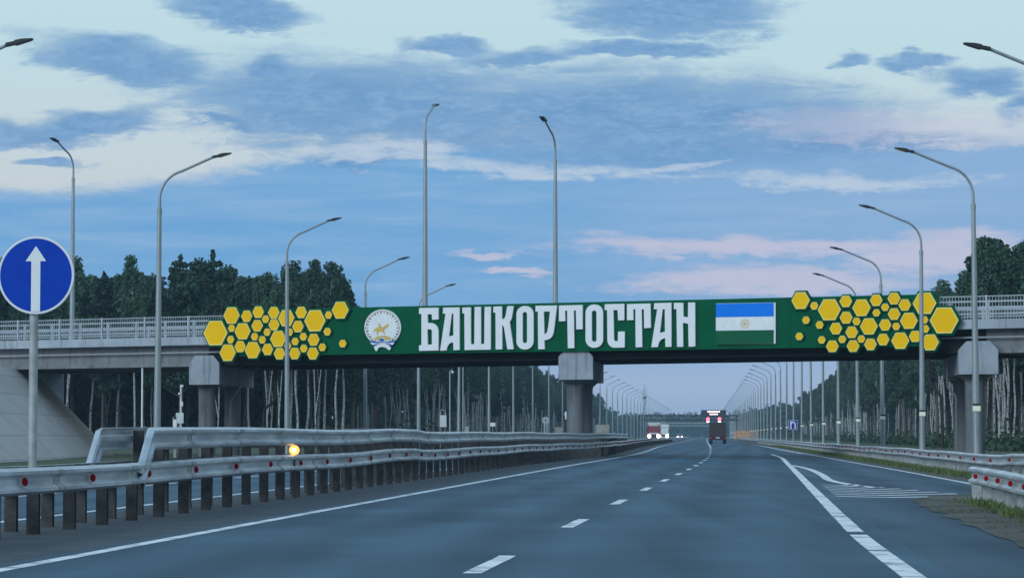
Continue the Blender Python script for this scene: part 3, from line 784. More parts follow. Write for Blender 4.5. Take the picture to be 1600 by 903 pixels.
# ------------------------------------------------------------------ the green name board
sg = empty('bridge_sign', bp(0, 5.67), 0, 'long green board with white lettering, yellow honeycomb, crest and flag across the bridge', 'sign')
inv_sg = Matrix.Translation(-sg.location)
def tosg(o, par=None):
    o.parent = par or sg
    o.matrix_parent_inverse = inv_sg if par is None else Matrix.Identity(4)
    return o
def sf(u, v, d): return bp(u, v, d)
nb = 16
for k in range(nb):
    a, c_ = sgl + (sgr - sgl) * k / nb, sgl + (sgr - sgl) * (k + 1) / nb
    bd = MB(); bd.poly([(a + 0.006, 5.67), (c_ - 0.006, 5.67), (c_ - 0.006, 8.30), (a + 0.006, 8.30)], [], sf, -0.12, random.uniform(-0.006, 0.0))
    tosg(bd.build('board', M['board']))
HEXL = [(198,403,250),(365,220,168),(518,228,115),(638,185,118),(715,258,75),(800,190,118),(935,248,168),(1085,188,118),(1233,275,220),(1370,215,75),(1497,165,175),(360,352,72),(480,385,165),(627,327,118),(803,315,115),(1052,335,118),(730,393,74),(963,393,75),(600,440,75),(350,470,75),(680,473,75),(850,463,165),(1107,440,77),(1357,388,78),(1215,472,122),(1023,490,75),(945,537,75),(1305,550,77),(1517,512,78),(450,543,115),(585,580,165),(735,573,115),(860,617,118),(1018,615,118),(1112,563,77),(1207,615,122),(325,607,168)]
HEXR = [(132,113,163),(250,160,73),(388,195,205),(532,120,112),(672,177,163),(803,110,112),(883,172,72),(962,95,115),(805,222,70),(1058,152,112),(1237,138,210),(1412,290,257),(177,287,70),(298,330,72),(443,362,112),(535,265,115),(628,298,73),(738,343,158),(585,395,112),(883,330,110),(963,233,113),(982,343,70),(1095,293,158),(1232,285,72),(1240,365,75),(117,432,70),(317,463,70),(412,520,112),(500,458,70),(597,518,113),(670,455,70),(752,503,112),(865,460,112),(1018,470,160),(1150,432,110),(1285,485,157)]
hexes = [(310 + x / 6.667, 460 + y / 6.667, w / 6.667) for x, y, w in HEXL] + [(1230 + x / 5.714, 450 + y / 5.714, w / 5.714) for x, y, w in HEXR]
def hexa_pts(cs, cz, r): return [(cs + r * math.cos(k * math.pi / 3), cz + r * math.sin(k * math.pi / 3)) for k in range(6)]
for px, py, w in hexes:
    cs, cz = pix(px, py); r = (pix(px + w / 2, py)[0] - pix(px - w / 2, py)[0]) / 2
    g = min(0.09, 0.035 + r * 0.09)
    big = 0.05 * (r > 0.5)
    hb = MB(); hb.poly(hexa_pts(cs, cz, r + g + 0.02), [], sf, -0.06 if (cz > 8.0 or cz < 6.0 or r > 0.7) else 0.002, 0.10 + big)
    hp = tosg(hb.build('hexagon', M['board']))
    fb = MB(); fb.poly(hexa_pts(cs, cz, r), [], sf, 0.103 + big, 0.16 + big)
    fb.m = 1; fb.poly(hexa_pts(cs, cz, r), [hexa_pts(cs, cz, r * 0.94 - 0.012)], sf, 0.161 + big, 0.172 + big)
    tosg(fb.build('hexagon_face', [M['yellow'], M['yellow_edge']]), hp)
# lettering
def rrect(x0, y0, x1, y1, r, n=7):
    out = []
    for cx, cy, a0 in ((x1 - r, y0 + r, -90), (x1 - r, y1 - r, 0), (x0 + r, y1 - r, 90), (x0 + r, y0 + r, 180)):
        out += [(cx + r * math.cos(R(a0 + 90 * k / n)), cy + r * math.sin(R(a0 + 90 * k / n))) for k in range(n + 1)]
    return out
ZA, ZB, ZC = (650, 465, 9.507), (790, 465, 9.507), (940, 460, 9.03)
LET = [
 (ZA, [(62,155),(350,150),(350,325),(258,330),(250,248),(187,248),(192,378),(245,376),(283,388),(312,408),(335,438),(347,470),(350,505),(350,785),(62,790),(62,710),(98,703),(98,245),(62,242)], [[(187,472),(232,472),(248,482),(253,505),(254,695),(190,697)]]),
 (ZA, [(420,150),(663,145),(663,778),(573,780),(570,665),(540,668),(510,686),(488,716),(475,750),(470,785),(375,787),(455,240),(415,238)], [[(548,238),(572,238),(572,560),(505,578)]]),
 (ZA, [(705,148),(830,145),(832,690),(882,690),(887,140),(980,138),(982,688),(1030,688),(1035,138),(1127,135),(1125,772),(738,778),(735,235),(705,232)], []),
 (ZA, [(1165,135),(1292,130),(1292,318),(1328,312),(1348,270),(1371,128),(1466,126),(1441,285),(1428,330),(1406,360),(1467,766),(1373,768),(1325,450),(1312,418),(1295,410),(1297,768),(1200,770),(1197,225),(1165,222)], []),
 (ZB, rrect(177,125,430,770,122), [rrect(268,215,335,675,32)]),
 (ZB, [(460,122),(778,118),(738,450),(726,530),(708,575),(680,605),(640,625),(590,635),(597,765),(500,766),(495,208),(460,208)], [[(583,208),(675,208),(648,440),(635,505),(622,530),(606,540),(590,538)]]),
 (ZB, [(808,118),(1158,110),(1158,470),(1065,472),(1060,192),(1028,192),(1035,750),(940,752),(930,195),(897,195),(903,350),(808,352)], []),
 (ZB, rrect(1203,103,1463,745,124), [rrect(1295,193,1366,655,34)]),
 (ZC, [(58,140),(333,132),(333,365),(247,368),(240,222),(180,222),(188,630),(194,650),(210,660),(245,655),(247,525),(340,522),(338,748),(200,752),(165,746),(130,725),(107,695),(97,655),(92,222),(58,222)], []),
 (ZC, [(372,138),(703,128),(708,470),(615,478),(610,210),(578,210),(587,743),(495,746),(490,212),(460,212),(463,362),(373,365)], []),
 (ZC, [(757,125),(998,118),(998,738),(915,740),(910,615),(882,622),(850,642),(826,672),(814,705),(808,742),(715,745),(798,210),(750,210)], [[(875,210),(905,210),(908,525),(835,545)]]),
 (ZC, [(1033,120),(1165,120),(1168,312),(1232,325),(1235,115),(1332,115),(1335,735),(1242,738),(1235,415),(1160,400),(1165,738),(1078,740),(1070,207),(1033,207)], []),
]
for (ox, oy, k), outer, holes in LET:
    tr = lambda pts: [pix(ox + x / k, oy + y / k) for x, y in pts]
    b = MB(); b.poly(tr(outer), [tr(h) for h in holes], sf, 0.03, 0.14)
    tosg(b.build('letter', M['letter']))
# flag panel
def zp(x, y): return pix(1110 + x / 11.29, 465 + y / 11.29)
fl = MB(); fl.poly([zp(112, 105), zp(1162, 88), zp(1162, 812), zp(112, 826)], [], sf, 0.03, 0.12)
flag = tosg(fl.build('flag', M['white']))
for nm, m, q in (('stripe', M['blue'], [(114, 110), (1132, 92), (1132, 332), (114, 348)]), ('stripe', M['white'], [(114, 350), (1132, 334), (1132, 570), (114, 584)]), ('stripe', M['flaggreen'], [(114, 586), (1132, 572), (1132, 808), (114, 824)])):
    b = MB(); b.poly([zp(*p) for p in q], [], sf, 0.121, 0.14); tosg(b.build(nm, m), flag)
cs, cz = zp(625, 460); rr = 0.235
def ring(c, r0, r1, n=40, a0=0, a1=360): return [(c[0] + r1 * math.cos(R(a0 + (a1 - a0) * k / n)), c[1] + r1 * math.sin(R(a0 + (a1 - a0) * k / n))) for k in range(n + 1)] + [(c[0] + r0 * math.cos(R(a1 - (a1 - a0) * k / n)), c[1] + r0 * math.sin(R(a1 - (a1 - a0) * k / n))) for k in range(n + 1)]
b = MB(); b.poly(ring((cs, cz), 0, rr, 24)[:25][:-1], [ring((cs, cz), 0, rr * 0.82, 24)[:25][:-1]], sf, 0.141, 0.150)
for k in range(7):                     # seven-petalled kurai flower
    a = R(90 + k * 360 / 7); ca, sa_ = math.cos(a), math.sin(a)
    b.poly([(cs + ca * 0.03 - sa_ * 0.012, cz + sa_ * 0.03 + ca * 0.012), (cs + ca * 0.03 + sa_ * 0.012, cz + sa_ * 0.03 - ca * 0.012), (cs + ca * 0.10 + sa_ * 0.028, cz + sa_ * 0.10 - ca * 0.028), (cs + ca * 0.14, cz + sa_ * 0.14), (cs + ca * 0.10 - sa_ * 0.028, cz + sa_ * 0.10 + ca * 0.028)], [], sf, 0.141, 0.150)
tosg(b.build('flag_emblem', M['gold']), flag)
# crest: egg-shaped shield, ornament ring, mounted rider on a plinth, ribbon
def cp(x, y): return pix(560 + x / 10.04, 470 + y / 10.04)
ell = lambda cx, cy, rx, ry, n=48: [(cx + rx * math.cos(2 * math.pi * k / n), cy - ry * math.sin(2 * math.pi * k / n) * (1 if math.sin(2 * math.pi * k / n) > 0 else 1.0)) for k in range(n)]
egg = [(p[0] if p[1] < 420 else 396 + (p[0] - 396) * (1 - 0.10 * ((p[1] - 420) / 290) ** 2), p[1]) for p in ell(396, 425, 286, 290)]
b = MB(); b.poly([cp(*p) for p in egg], [], sf, 0.03, 0.12)
crest = tosg(b.build('crest', M['white']))
b = MB(); b.poly([cp(396 + (x - 396) * 0.93, 425 + (y - 425) * 0.93) for x, y in egg], [[cp(396 + (x - 396) * 0.905, 425 + (y - 425) * 0.905) for x, y in egg]], sf, 0.121, 0.128)
for k in range(26):
    a = R(-62 + k * 304 / 25 - 0); a = R(-60) + k * R(300) / 25
    ex, ey = 396 + 250 * math.cos(a), 425 - 252 * math.sin(a)
    tx, ty = -math.sin(a), -math.cos(a); nx, ny = -math.cos(a), math.sin(a)
    w = 15 if k % 2 else 8
    b.poly([cp(ex + tx * w, ey + ty * w), cp(ex - tx * w, ey - ty * w), cp(ex - tx * w * 0.5 + nx * 26, ey - ty * w * 0.5 + ny * 26), cp(ex + tx * w * 0.5 + nx * 26, ey + ty * w * 0.5 + ny * 26)], [], sf, 0.121, 0.127)
tosg(b.build('ornament_ring', M['brown']), crest)
b = MB()
rider = [(255,470),(275,440),(300,420),(335,412),(338,385),(330,360),(345,352),(360,372),(368,400),(405,418),(425,395),(455,375),(478,352),(490,372),(488,400),(462,428),(430,440),(418,470),(428,500),(440,530),(425,532),(405,500),(390,480),(350,482),(330,500),(322,540),(306,540),(308,500),(300,470),(285,462),(270,490)]
b.poly([cp(*p) for p in rider], [], sf, 0.121, 0.135)
b.poly([cp(x, y) for x, y in [(250,605),(300,562),(370,545),(430,545),(500,560),(545,600),(500,618),(440,622),(430,595),(410,578),(385,574),(360,585),(340,605),(335,625)]], [], sf, 0.121, 0.133)
tosg(b.build('rider', M['gold']), crest)
b = MB(); b.poly([cp(x, y) for x, y in [(190,630),(235,622),(300,640),(396,645),(490,640),(560,618),(600,622),(585,650),(555,690),(530,720),(500,690),(440,668),(380,665),(320,680),(280,715),(250,705),(215,670)]], [], sf, 0.121, 0.140)
tosg(b.build('ribbon', M['ribbonblue']), crest)
b = MB(); b.poly([cp(x, y) for x, y in [(205,655),(300,668),(396,655),(490,664),(585,650),(560,690),(490,672),(396,664),(300,676),(235,690)]], [], sf, 0.1405, 0.146)
b.poly([cp(x, y) for x, y in [(262,720),(320,690),(390,678),(450,684),(500,705),(530,740),(515,770),(490,772),(450,735),(390,722),(335,735),(312,785),(290,785),(275,760)]], [], sf, 0.100, 0.142)
tosg(b.build('ribbon', M['white']), crest)
b = MB(); b.poly([cp(x, y) for x, y in [(340,625),(358,598),(388,586),(415,598),(430,625),(388,640)]], [], sf, 0.1345, 0.145)
tosg(b.build('flower', M['ribbonblue']), crest)
# brackets that hold the board to the deck
for s in np.linspace(sgl + 1, sgr - 1, 14):
    b = MB(); bar(b, s, s + 0.08, 6.5, 6.6, -0.26, -0.121); tosg(b.build('bracket', M['dark']))

# ------------------------------------------------------------------ street lamps
def lamp_proto(h, reach, tagged, thick=1.0):
    root = empty('street_lamp')
    hj = h * 0.82
    MB().tube([(0, 0, -0.1), (0, 0, 0.02), (0, 0, hj * 0.5), (0, 0, hj)], [0.15 * thick, 0.15 * thick, 0.118 * thick, 0.082 * thick], 12).build('pole', M['pole'], root, True)
    MB().tube([(0, 0, hj - 0.16), (0, 0, hj + 0.06)], 0.098 * thick, 12).build('collar', M['pole'], root, True)
    zt = h - 0.17 - 0.265 * (reach * 0.62)
    pts = [(0, 0, hj)] + [(0, 0, zt - 1.15)]
    n = 9; rad = min(1.15, reach * 0.45)
    for k in range(1, n + 1):          # sweep from vertical to a gentle climb
        a = R(180 - (180 - 106) * k / n) * 1.0
        a = R(75) * k / n
        pts.append((rad * (1 - math.cos(a)), 0, zt - 1.15 + 1.15 * math.sin(a)))
    x0, z0 = pts[-1][0], pts[-1][2]
    pts += [(x0 + (reach - 0.62 - x0) * t, 0, z0 + (h - 0.07 - z0) * t) for t in (0.5, 1.0)]
    MB().tube(pts, [0.058 * thick] * 2 + [0.052 * thick] * (len(pts) - 2), 10).build('arm', M['pole'], root, True)
    hx, hz = reach - 0.66, h - 0.085
    sl = math.tan(R(13))
    b = MB(); f = lambda u, v, d: (hx + u, d, hz + v + u * sl)
    b.poly([(-0.05, -0.05), (0.18, -0.05), (0.22, -0.075), (0.68, -0.03), (0.70, 0.0), (0.40, 0.055), (0.22, 0.06), (0.18, 0.035), (-0.05, 0.04)], [], f, -0.13, 0.13)
    hd = b.build('lamp_head', M['dark'], root)
    b = MB(); b.poly([(0.27, -0.071), (0.64, -0.036), (0.64, -0.047), (0.27, -0.083)], [], f, -0.10, 0.10)
    b.build('lens', M['glass'], hd)
    if tagged:
        MB().box((0, 0.165, 2.18), (0.30, 0.012, 0.20)).build('reflective_tag', M['tag'], root)
        MB().box((0, 0.160, 2.33), (0.30, 0.012, 0.08)).build('reflective_tag', M['dark'], root)
    return root
protoL = lamp_proto(12.15, 2.75, False)
protoR = lamp_proto(12.15, 2.95, True)
usedL = usedR = False
ordn = ['nearest', 'second', 'third', 'fourth', 'fifth', 'sixth', 'seventh', 'eighth', 'ninth', 'tenth']
zl = [76.5, 107.5, 140, 171, 201.5] + [232.5 + 31.2 * k for k in range(32)]
zr = [77.3, 105.6, 132.2, 161.4, 187.8] + [215.2 + 27.4 * k for k in range(36)]
def place_lamps(proto, zs, X, rz, side, grp):
    for i, y in enumerate(zs):
        o = proto if i == 0 else copy_tree(proto)
        o.location = (X(y), y, 0); o.rotation_euler = (R(random.uniform(-.35, .35)), R(random.uniform(-.35, .35)), rz + R(random.uniform(-3, 3)))
        if i == 0: o['label'] = 'nearest grey street lamp of the %s roadside row, only its head in view' % side
        elif i < 8: o['label'] = 'tall curved-arm street lamp, %s nearest of the row along the %s roadside' % (ordn[i], side)
        else: o['label'] = 'small distant street lamp far down the %s roadside row' % side
        o['category'] = 'street lamp'; o['group'] = grp
place_lamps(protoL, zl, XL, 0.0, 'left', 'street lamps along the left roadside')
place_lamps(protoR, zr, XR, math.pi, 'right', 'street lamps along the right roadside')
# lamps standing on the bridge deck
for px, ptop, dn, ang, lab in ((664, 155, 0.95, R(76), 'tall lamp on the near edge of the bridge above the sign, arm bent away'),
                               (868, 190, 10.9, R(250), 'lamp on the far edge of the bridge just right of centre, head towards us'),
                               (112, 222, 10.9, R(245), 'lamp on the far edge of the bridge above the round blue sign')):
    s = pix(px, 500)[0]
    for _ in range(4):
        q = bp(s, 6.92, -dn); qx = 800 + F * q.x / q.y; s += (px - qx) * q.y / F
    q = bp(s, 6.92, -dn)
    h = CAM_H + (680 - ptop) * q.y / F - q.z
    o = lamp_proto(h, 2.5, False, 1.12); o.name = 'street_lamp'
    o.location = q; o.rotation_euler = (0, 0, ang)
    tag(o, lab, 'street lamp', 'street lamps on the bridge')

# ------------------------------------------------------------------ round blue sign on the median
c = at(56.5, 430, 32.6)
rs = empty('traffic_sign', (c.x, c.y, 0), R(-6), 'round blue sign with white straight-ahead arrow on a post in the median', 'traffic sign')
def disc(b, r, y0, y1, n=48): b.poly([(r * math.cos(2 * math.pi * k / n), c.z + r * math.sin(2 * math.pi * k / n)) for k in range(n)], [], lambda u, v, d: (u, d, v), y0, y1)
b = MB(); disc(b, 0.462, 0.02, -0.01); b.build('sign_plate', M['box'], rs)
b = MB(); disc(b, 0.462, -0.0105, -0.013); b.build('sign_rim', M['white'], rs)
b = MB(); disc(b, 0.435, -0.0135, -0.016); b.build('sign_face', M['signblue'], rs)
b = MB(); b.poly([(-0.055, c.z - 0.432), (0.055, c.z - 0.432), (0.055, c.z + 0.165), (0.125, c.z + 0.165), (0, c.z + 0.345), (-0.125, c.z + 0.165), (-0.055, c.z + 0.165)], [], lambda u, v, d: (u, d, v), -0.0165, -0.019)
b.build('arrow', M['white'], rs)
MB().tube([(-0.045, 0.075, -0.2), (-0.045, 0.075, c.z + 0.3)], 0.052, 14).build('post', M['zinc_post'], rs, True)
for dz in (-0.25, 0.2): MB().box((-0.02, 0.045, c.z + dz), (0.4, 0.05, 0.05)).build('clamp', M['dark'], rs)

# ------------------------------------------------------------------ roadside furniture under the bridge, left
def ground_at(px, Y): return Vector(((px - 800) / F * Y, Y, 0))
def hgt(py, Y): return CAM_H + (680 - py) * Y / F
g = ground_at(692.5, 218)
o = empty('control_cabinet', g, 0, 'pale grey control cabinet on a frame behind the median rail', 'cabinet')
MB().box((0, 0, (hgt(667, 218) + hgt(648.5, 218)) / 2), (0.52, 0.4, hgt(648.5, 218) - hgt(667, 218))).build('cabinet_box', M['box'], o)
b = MB()
for x in (-0.20, 0.17): b.box((x, 0.25, hgt(640, 218) / 2), (0.05, 0.05, hgt(640, 218)))
b.box((-0.015, 0.25, hgt(640, 218) - 0.02), (0.42, 0.05, 0.05)); b.build('frame', M['zinc_post'], o)
for px, top, Y, r, lab in ((703, 580, 226, 0.055, 'slim mast topped by a dome camera beside the grey cabinet'), (723.5, 572, 236, 0.05, 'thin pale mast close behind a lamp post')):
    g = ground_at(px, Y); o = empty('camera_mast', g, 0, lab, 'mast', None)
    MB().tube([(0, 0, 0), (0, 0, hgt(top, Y))], [r * 1.2, r], 8).build('pole', M['pole'], o)
    if px < 710:
        MB().tube([(0, 0, hgt(top, Y)), (0.12, -0.05, hgt(top, Y) + 0.12), (0.22, -0.1, hgt(top, Y))], 0.03, 6).build('bracket', M['pole'], o)
        MB().tube([(0.22, -0.1, hgt(top, Y)), (0.22, -0.1, hgt(top, Y) - 0.1), (0.22, -0.1, hgt(top, Y) - 0.2)], [0.1, 0.12, 0.04], 10).build('camera', M['white'], o, True)
g = ground_at(770, 262); o = empty('utility_box', g, 0, 'small white utility box on a thin leg in front of the birches', 'utility box')
MB().box((0, 0, hgt(663, 262)), (0.48, 0.3, 0.36)).build('box_body', M['white'], o); MB().tube([(0, 0, 0), (0, 0, hgt(666, 262))], 0.04, 6).build('leg', M['pole'], o)
g = ground_at(729.5, 236); o = empty('utility_box', g, 0, 'low grey utility box standing behind the median rail', 'utility box')
MB().box((0, 0, hgt(666, 236) / 2), (0.35, 0.3, hgt(666, 236))).build('box_body', M['zinc_post'], o); MB().box((0, 0, hgt(666, 236) + 0.02), (0.42, 0.36, 0.04)).build('lid', M['pole'], o)
g = ground_at(852.5, 345); zc = hgt(656.5, 345)
o = empty('traffic_sign', g, 0, 'grey back of a round road sign on two posts left of the middle pier', 'traffic sign')
b = MB(); b.poly([(0.45 * math.cos(2 * math.pi * k / 32), zc + 0.45 * math.sin(2 * math.pi * k / 32)) for k in range(32)], [], lambda u, v, d: (u, d, v), 0.0, 0.02); b.build('sign_plate', M['box'], o)
b = MB(); b.box((0, -0.02, zc), (0.8, 0.03, 0.05)); b.box((0, -0.02, zc), (0.05, 0.03, 0.8)); b.build('bracket', M['dark'], o)
for x in (-0.17, 0.17): MB().tube([(x, 0.05, 0), (x, 0.05, zc + 0.3)], 0.06, 8).build('post', M['white'], o)
g = ground_at(873, 330); o = empty('utility_box', g, 0, 'beige box beside the foot of the middle pier', 'utility box')
MB().box((0, 0, hgt(672, 330)), (0.95, 0.5, 0.75)).build('box_body', M['beige'], o); MB().box((0, 0, 0.6), (0.7, 0.3, 1.2)).build('plinth', M['pier'], o)
g = ground_at(883, 300); o = empty('camera_mast', g, 0, 'short black mast with white camera just left of the middle pier', 'mast')
MB().tube([(0, 0, 0), (0, 0, hgt(648, 300))], [0.14, 0.09], 8).build('pole', M['dark'], o); MB().box((-0.1, 0, hgt(651, 300)), (0.3, 0.2, 0.3)).build('control_box', M['dark'], o)
MB().tube([(0.08, 0, hgt(643, 300)), (0.08, 0, hgt(648, 300)), (0.08, 0, hgt(655, 300))], [0.1, 0.16, 0.12], 8).build('camera', M['white'], o, True)
g = ground_at(283, 132); o = empty('camera_mast', g, 0, 'white roadside mast carrying cameras near the left pier', 'mast')
MB().tube([(0, 0, 0), (0, 0, hgt(601, 132))], 0.045, 8).build('pole', M['box'], o)
for px, py in ((0.07, 603), (-0.06, 615), (0.06, 631)):
    MB().box((px, -0.08, hgt(py, 132)), (0.10, 0.2, 0.09 if py < 620 else 0.22)).build('camera', M['white'], o)
MB().box((-0.05, 0, hgt(653, 132)), (0.36, 0.15, 0.5)).build('control_box', M['box'], o)
g = ground_at(274, 128); o = empty('control_cabinet', g, 0, 'narrow white cabinet at the foot of the camera mast by the left pier', 'cabinet')
MB().box((0, 0, hgt(663, 128)), (0.17, 0.2, 0.7)).build('cabinet_box', M['white'], o); MB().box((0, 0, 0.75), (0.1, 0.1, 1.5)).build('leg', M['pole'], o)
b = MB(); b.box((0, -0.11, hgt(652, 128)), (0.13, 0.02, 0.16)); b.build('display', M['dark'], o)
g = ground_at(222.5, 150); o = empty('marker_pole', g, 0, 'thin white pole in front of the woods left of the lamp', 'pole')
MB().tube([(0, 0, 0), (0, 0, hgt(575, 150))], [0.055, 0.045], 8).build('pole', M['white'], o); MB().box((0, 0, 0.1), (0.3, 0.3, 0.2)).build('base', M['pier'], o)
g = ground_at(941, 470); o = empty('information_board', g, R(4), 'beige hoarding board standing just right of the middle pier', 'board')
MB().box((0, 0, hgt(670, 470)), (2.4, 0.12, 1.5)).build('panel', M['beige'], o)
b = MB()
for k, (x0, w) in enumerate(((-0.95, 1.3), (-0.9, 1.6), (-0.95, 0.9))): b.box((x0 + w / 2, -0.066, hgt(670, 470) + 0.42 - 0.38 * k), (w, 0.01, 0.12))
b.build('faded_stripe', M['box'], o)
for x in (-0.8, 0.8): MB().box((x, 0.1, 0.9), (0.1, 0.1, 1.8)).build('leg', M['zinc_post'], o)
g = ground_at(928.5, 430); o = empty('control_cabinet', g, 0, 'dark cabinet on a pole at the right edge of the middle pier', 'cabinet')
MB().box((0, 0, hgt(648, 430)), (0.5, 0.3, 0.8)).build('cabinet_box', M['dark'], o); MB().tube([(0, 0.2, 0), (0, 0.2, hgt(644, 430))], 0.06, 8).build('pole', M['pole'], o)

# blue U-turn / route sign on the right
g = ground_at(1238.5, 318); zc = hgt(663.5, 318)
o = empty('traffic_sign', g, 0, 'square blue sign with white bent arrow in the right lamp row', 'traffic sign')
MB().box((0, 0, zc), (1.02, 0.03, 1.08)).build('sign_plate', M['white'], o); MB().box((0, -0.018, zc), (0.94, 0.006, 1.0)).build('sign_face', M['signblue'], o)
b = MB(); f = lambda u, v, d: (u, d, zc + v)
b.poly([(-0.33, -0.46), (-0.17, -0.46), (-0.17, 0.12), (0.02, 0.26), (0.17, 0.10), (0.17, -0.46), (0.33, -0.46), (0.33, 0.16), (0.08, 0.42), (-0.10, 0.40), (-0.17, 0.34), (-0.17, 0.42), (-0.33, 0.42)], [], f, -0.0215, -0.026)
b.build('arrow', M['white'], o)
b = MB(); b.poly([(-0.05, -0.46), (0.06, -0.46), (0.06, -0.05), (-0.05, -0.05)], [], f, -0.0215, -0.026); b.build('arrow', M['dark'], o)
MB().tube([(0, 0.06, 0), (0, 0.06, zc + 0.4)], 0.05, 8).build('post', M['pole'], o)

# orange hoarding far down the right side
g = ground_at(1166, 640); o = empty('board_fence', g, 0, 'orange slatted hoarding behind the far end of the right barrier', 'fence')
for k in range(12): MB().box((-2.6 + k * 0.47, random.uniform(-0.05, 0.05), 1.35 + random.uniform(-0.12, 0.12)), (0.38, 0.06, 1.9)).build('slat', M['orange'], o)
b = MB(); b.box((0, 0.08, 2.0), (5.6, 0.06, 0.12)); b.box((0, 0.08, 0.8), (5.6, 0.06, 0.12)); b.build('rail', M['beige'], o)
for x in (-2.4, 0, 2.4): MB().box((x, 0.15, 1.1), (0.12, 0.12, 2.3)).build('post', M['beige'], o)

# gantry with message board and lane lights
YG = 850
xl, xr, zt, zb = ground_at(995, YG).x, ground_at(1153, YG).x, hgt(649, YG), hgt(656, YG)
o = empty('sign_gantry', ((xl + xr) / 2, YG, 0), 0, 'steel truss gantry spanning both carriageways in the far distance', 'gantry')
hw = (xr - xl) / 2
for x in (-hw, hw):
    b = MB()
    for dx in (-0.5, 0.5): b.tube([(x + dx, 0, 0), (x + dx, 0, zt)], 0.14, 6)
    for k in range(6): b.tube([(x - 0.5, 0, zt * k / 6), (x + 0.5, 0, zt * (k + 1) / 6)], 0.06, 5)
    b.build('upright', M['dark'], o)
b = MB()
for z in (zt, zb): b.tube([(-hw, 0, z), (hw, 0, z)], 0.22, 6)
nk = 18
for k in range(nk):
    x0, x1 = -hw + 2 * hw * k / nk, -hw + 2 * hw * (k + 1) / nk
    b.tube([(x0, 0, zb if k % 2 else zt), (x1, 0, zt if k % 2 else zb)], 0.13, 5)
b.build('truss', M['dark'], o)
x0, x1 = ground_at(1095, YG).x, ground_at(1134, YG).x
vm = empty('message_board', ((x0 + x1) / 2, YG - 0.6, 0), 0, 'dark electronic message board with two lit red lines on the gantry', 'message board')
z0, z1 = hgt(651.5, YG), hgt(640.5, YG)
MB().box((0, 0, (z0 + z1) / 2), (x1 - x0, 0.5, z1 - z0)).build('board_case', M['dark'], vm)
b = MB()
for z, n in ((hgt(643, YG), 9), (hgt(647, YG), 6)):
    for k in range(n):
        xx = (k - (n - 1) / 2) * 0.44
        b.box((xx, -0.26, z), (0.30, 0.02, 0.46)); 
b.build('lit_text', M['ledwhite'], vm)
for px in (1105.5, 1123.5):
    q = ground_at(px, YG)
    s = empty('lane_signal', (q.x, YG - 0.7, 0), 0, 'round red lit signal under the message board, %s one' % ('left' if px < 1110 else 'right'), 'signal', 'lit signals under the gantry')
    b = MB(); b.box((0, 0, hgt(656, YG)), (1.4, 0.2, 2.0)); b.build('signal_case', M['dark'], s)
    zc = hgt(654.5, YG)
    b = MB(); b.poly([(0.55 * math.cos(2 * math.pi * k / 20), zc + 0.55 * math.sin(2 * math.pi * k / 20)) for k in range(20)], [], lambda u, v, d: (u, d, v), -0.11, -0.14); b.build('signal_lens', M['ledred'], s)
    MB().box((0, -0.12, hgt(658.8, YG)), (0.9, 0.03, 0.45)).build('signal_plate', M['ledwhite'], s)
# second, plainer gantry beyond
o = empty('sign_gantry', (ground_at(1075, 1080).x, 1080, 0), 0, 'second pale gantry beyond the message board, faint in the haze', 'gantry')
b = MB(); b.box((0, 0, hgt(661, 1080)), (22, 0.5, 0.5)); b.box((0, 0, hgt(665, 1080)), (22, 0.5, 0.4)); b.build('truss', M['pole'], o)
for x in (-10.8, 10.8): MB().box((x, 0, hgt(665, 1080) / 2), (0.5, 0.5, hgt(665, 1080))).build('upright', M['pole'], o)

# radio tower
YT = 1400; q = ground_at(1007, YT); ht = hgt(602, YT)
o = empty('radio_mast', q, 0, 'slender lattice radio mast rising above the far trees', 'radio mast')
b = MB()
for a in range(3):
    ca, sa_ = math.cos(a * 2.094), math.sin(a * 2.094)
    b.tube([(ca * 1.1, sa_ * 1.1, 0), (ca * 0.55, sa_ * 0.55, ht * 0.78)], 0.11, 5)
    cb, sb_ = math.cos((a + 1) * 2.094), math.sin((a + 1) * 2.094)
    for k in range(12):
        r0 = 1.1 - 0.55 * k / 12; r1 = 1.1 - 0.55 * (k + 1) / 12
        b.tube([(ca * r0, sa_ * r0, ht * .78 * k / 12), (cb * r1, sb_ * r1, ht * .78 * (k + 1) / 12)], 0.07, 4)
b.build('lattice', M['dark'], o)
for x in (-0.75, 0.0, 0.75):
    MB().tube([(x, 0, ht * 0.72), (x, 0, ht * (0.93 if x else 1.0))], 0.14, 6).build('antenna', M['pole'], o)
b = MB(); b.tube([(0, 0, ht * .76), (0, 0, ht * .78)], 1.1, 10); b.build('platform', M['dark'], o)

# ------------------------------------------------------------------ vehicles
def wheel(par, x, y, r, w):
    b = MB(); b.tube([(x - w / 2, y, r), (x - w * .42, y, r), (x + w * .42, y, r), (x + w / 2, y, r)], [r * .9, r, r, r * .9], 20); t = b.build('wheel', M['black'], par, True)
    b = MB(); b.tube([(x - w * .52, y, r), (x + w * .52, y, r)], r * .5, 14); b.build('rim', M['box'], t, True)
YV = 385; q = ground_at(1121, YV)
tk = empty('lorry', (q.x, YV, 0), R(-4), 'dark maroon tarpaulin lorry driving away in the right lane', 'lorry')
def bev(b, x0, x1, y0, y1, z0, z1, c=0.06): b.poly([(x0 + c, z0), (x1 - c, z0), (x1, z0 + c), (x1, z1 - c), (x1 - c, z1), (x0 + c, z1), (x0, z1 - c), (x0, z0 + c)], [], lambda u, v, d: (u, d, v), y0, y1)
b = MB(); bev(b, -1.18, 1.18, 0, 7.2, 0.88, 2.98, 0.08); b.build('cargo_body', M['maroon'], tk)
b = MB()
for x in (-1.0, 1.0): b.box((x, -0.012, 1.95), (0.04, 0.02, 1.9))
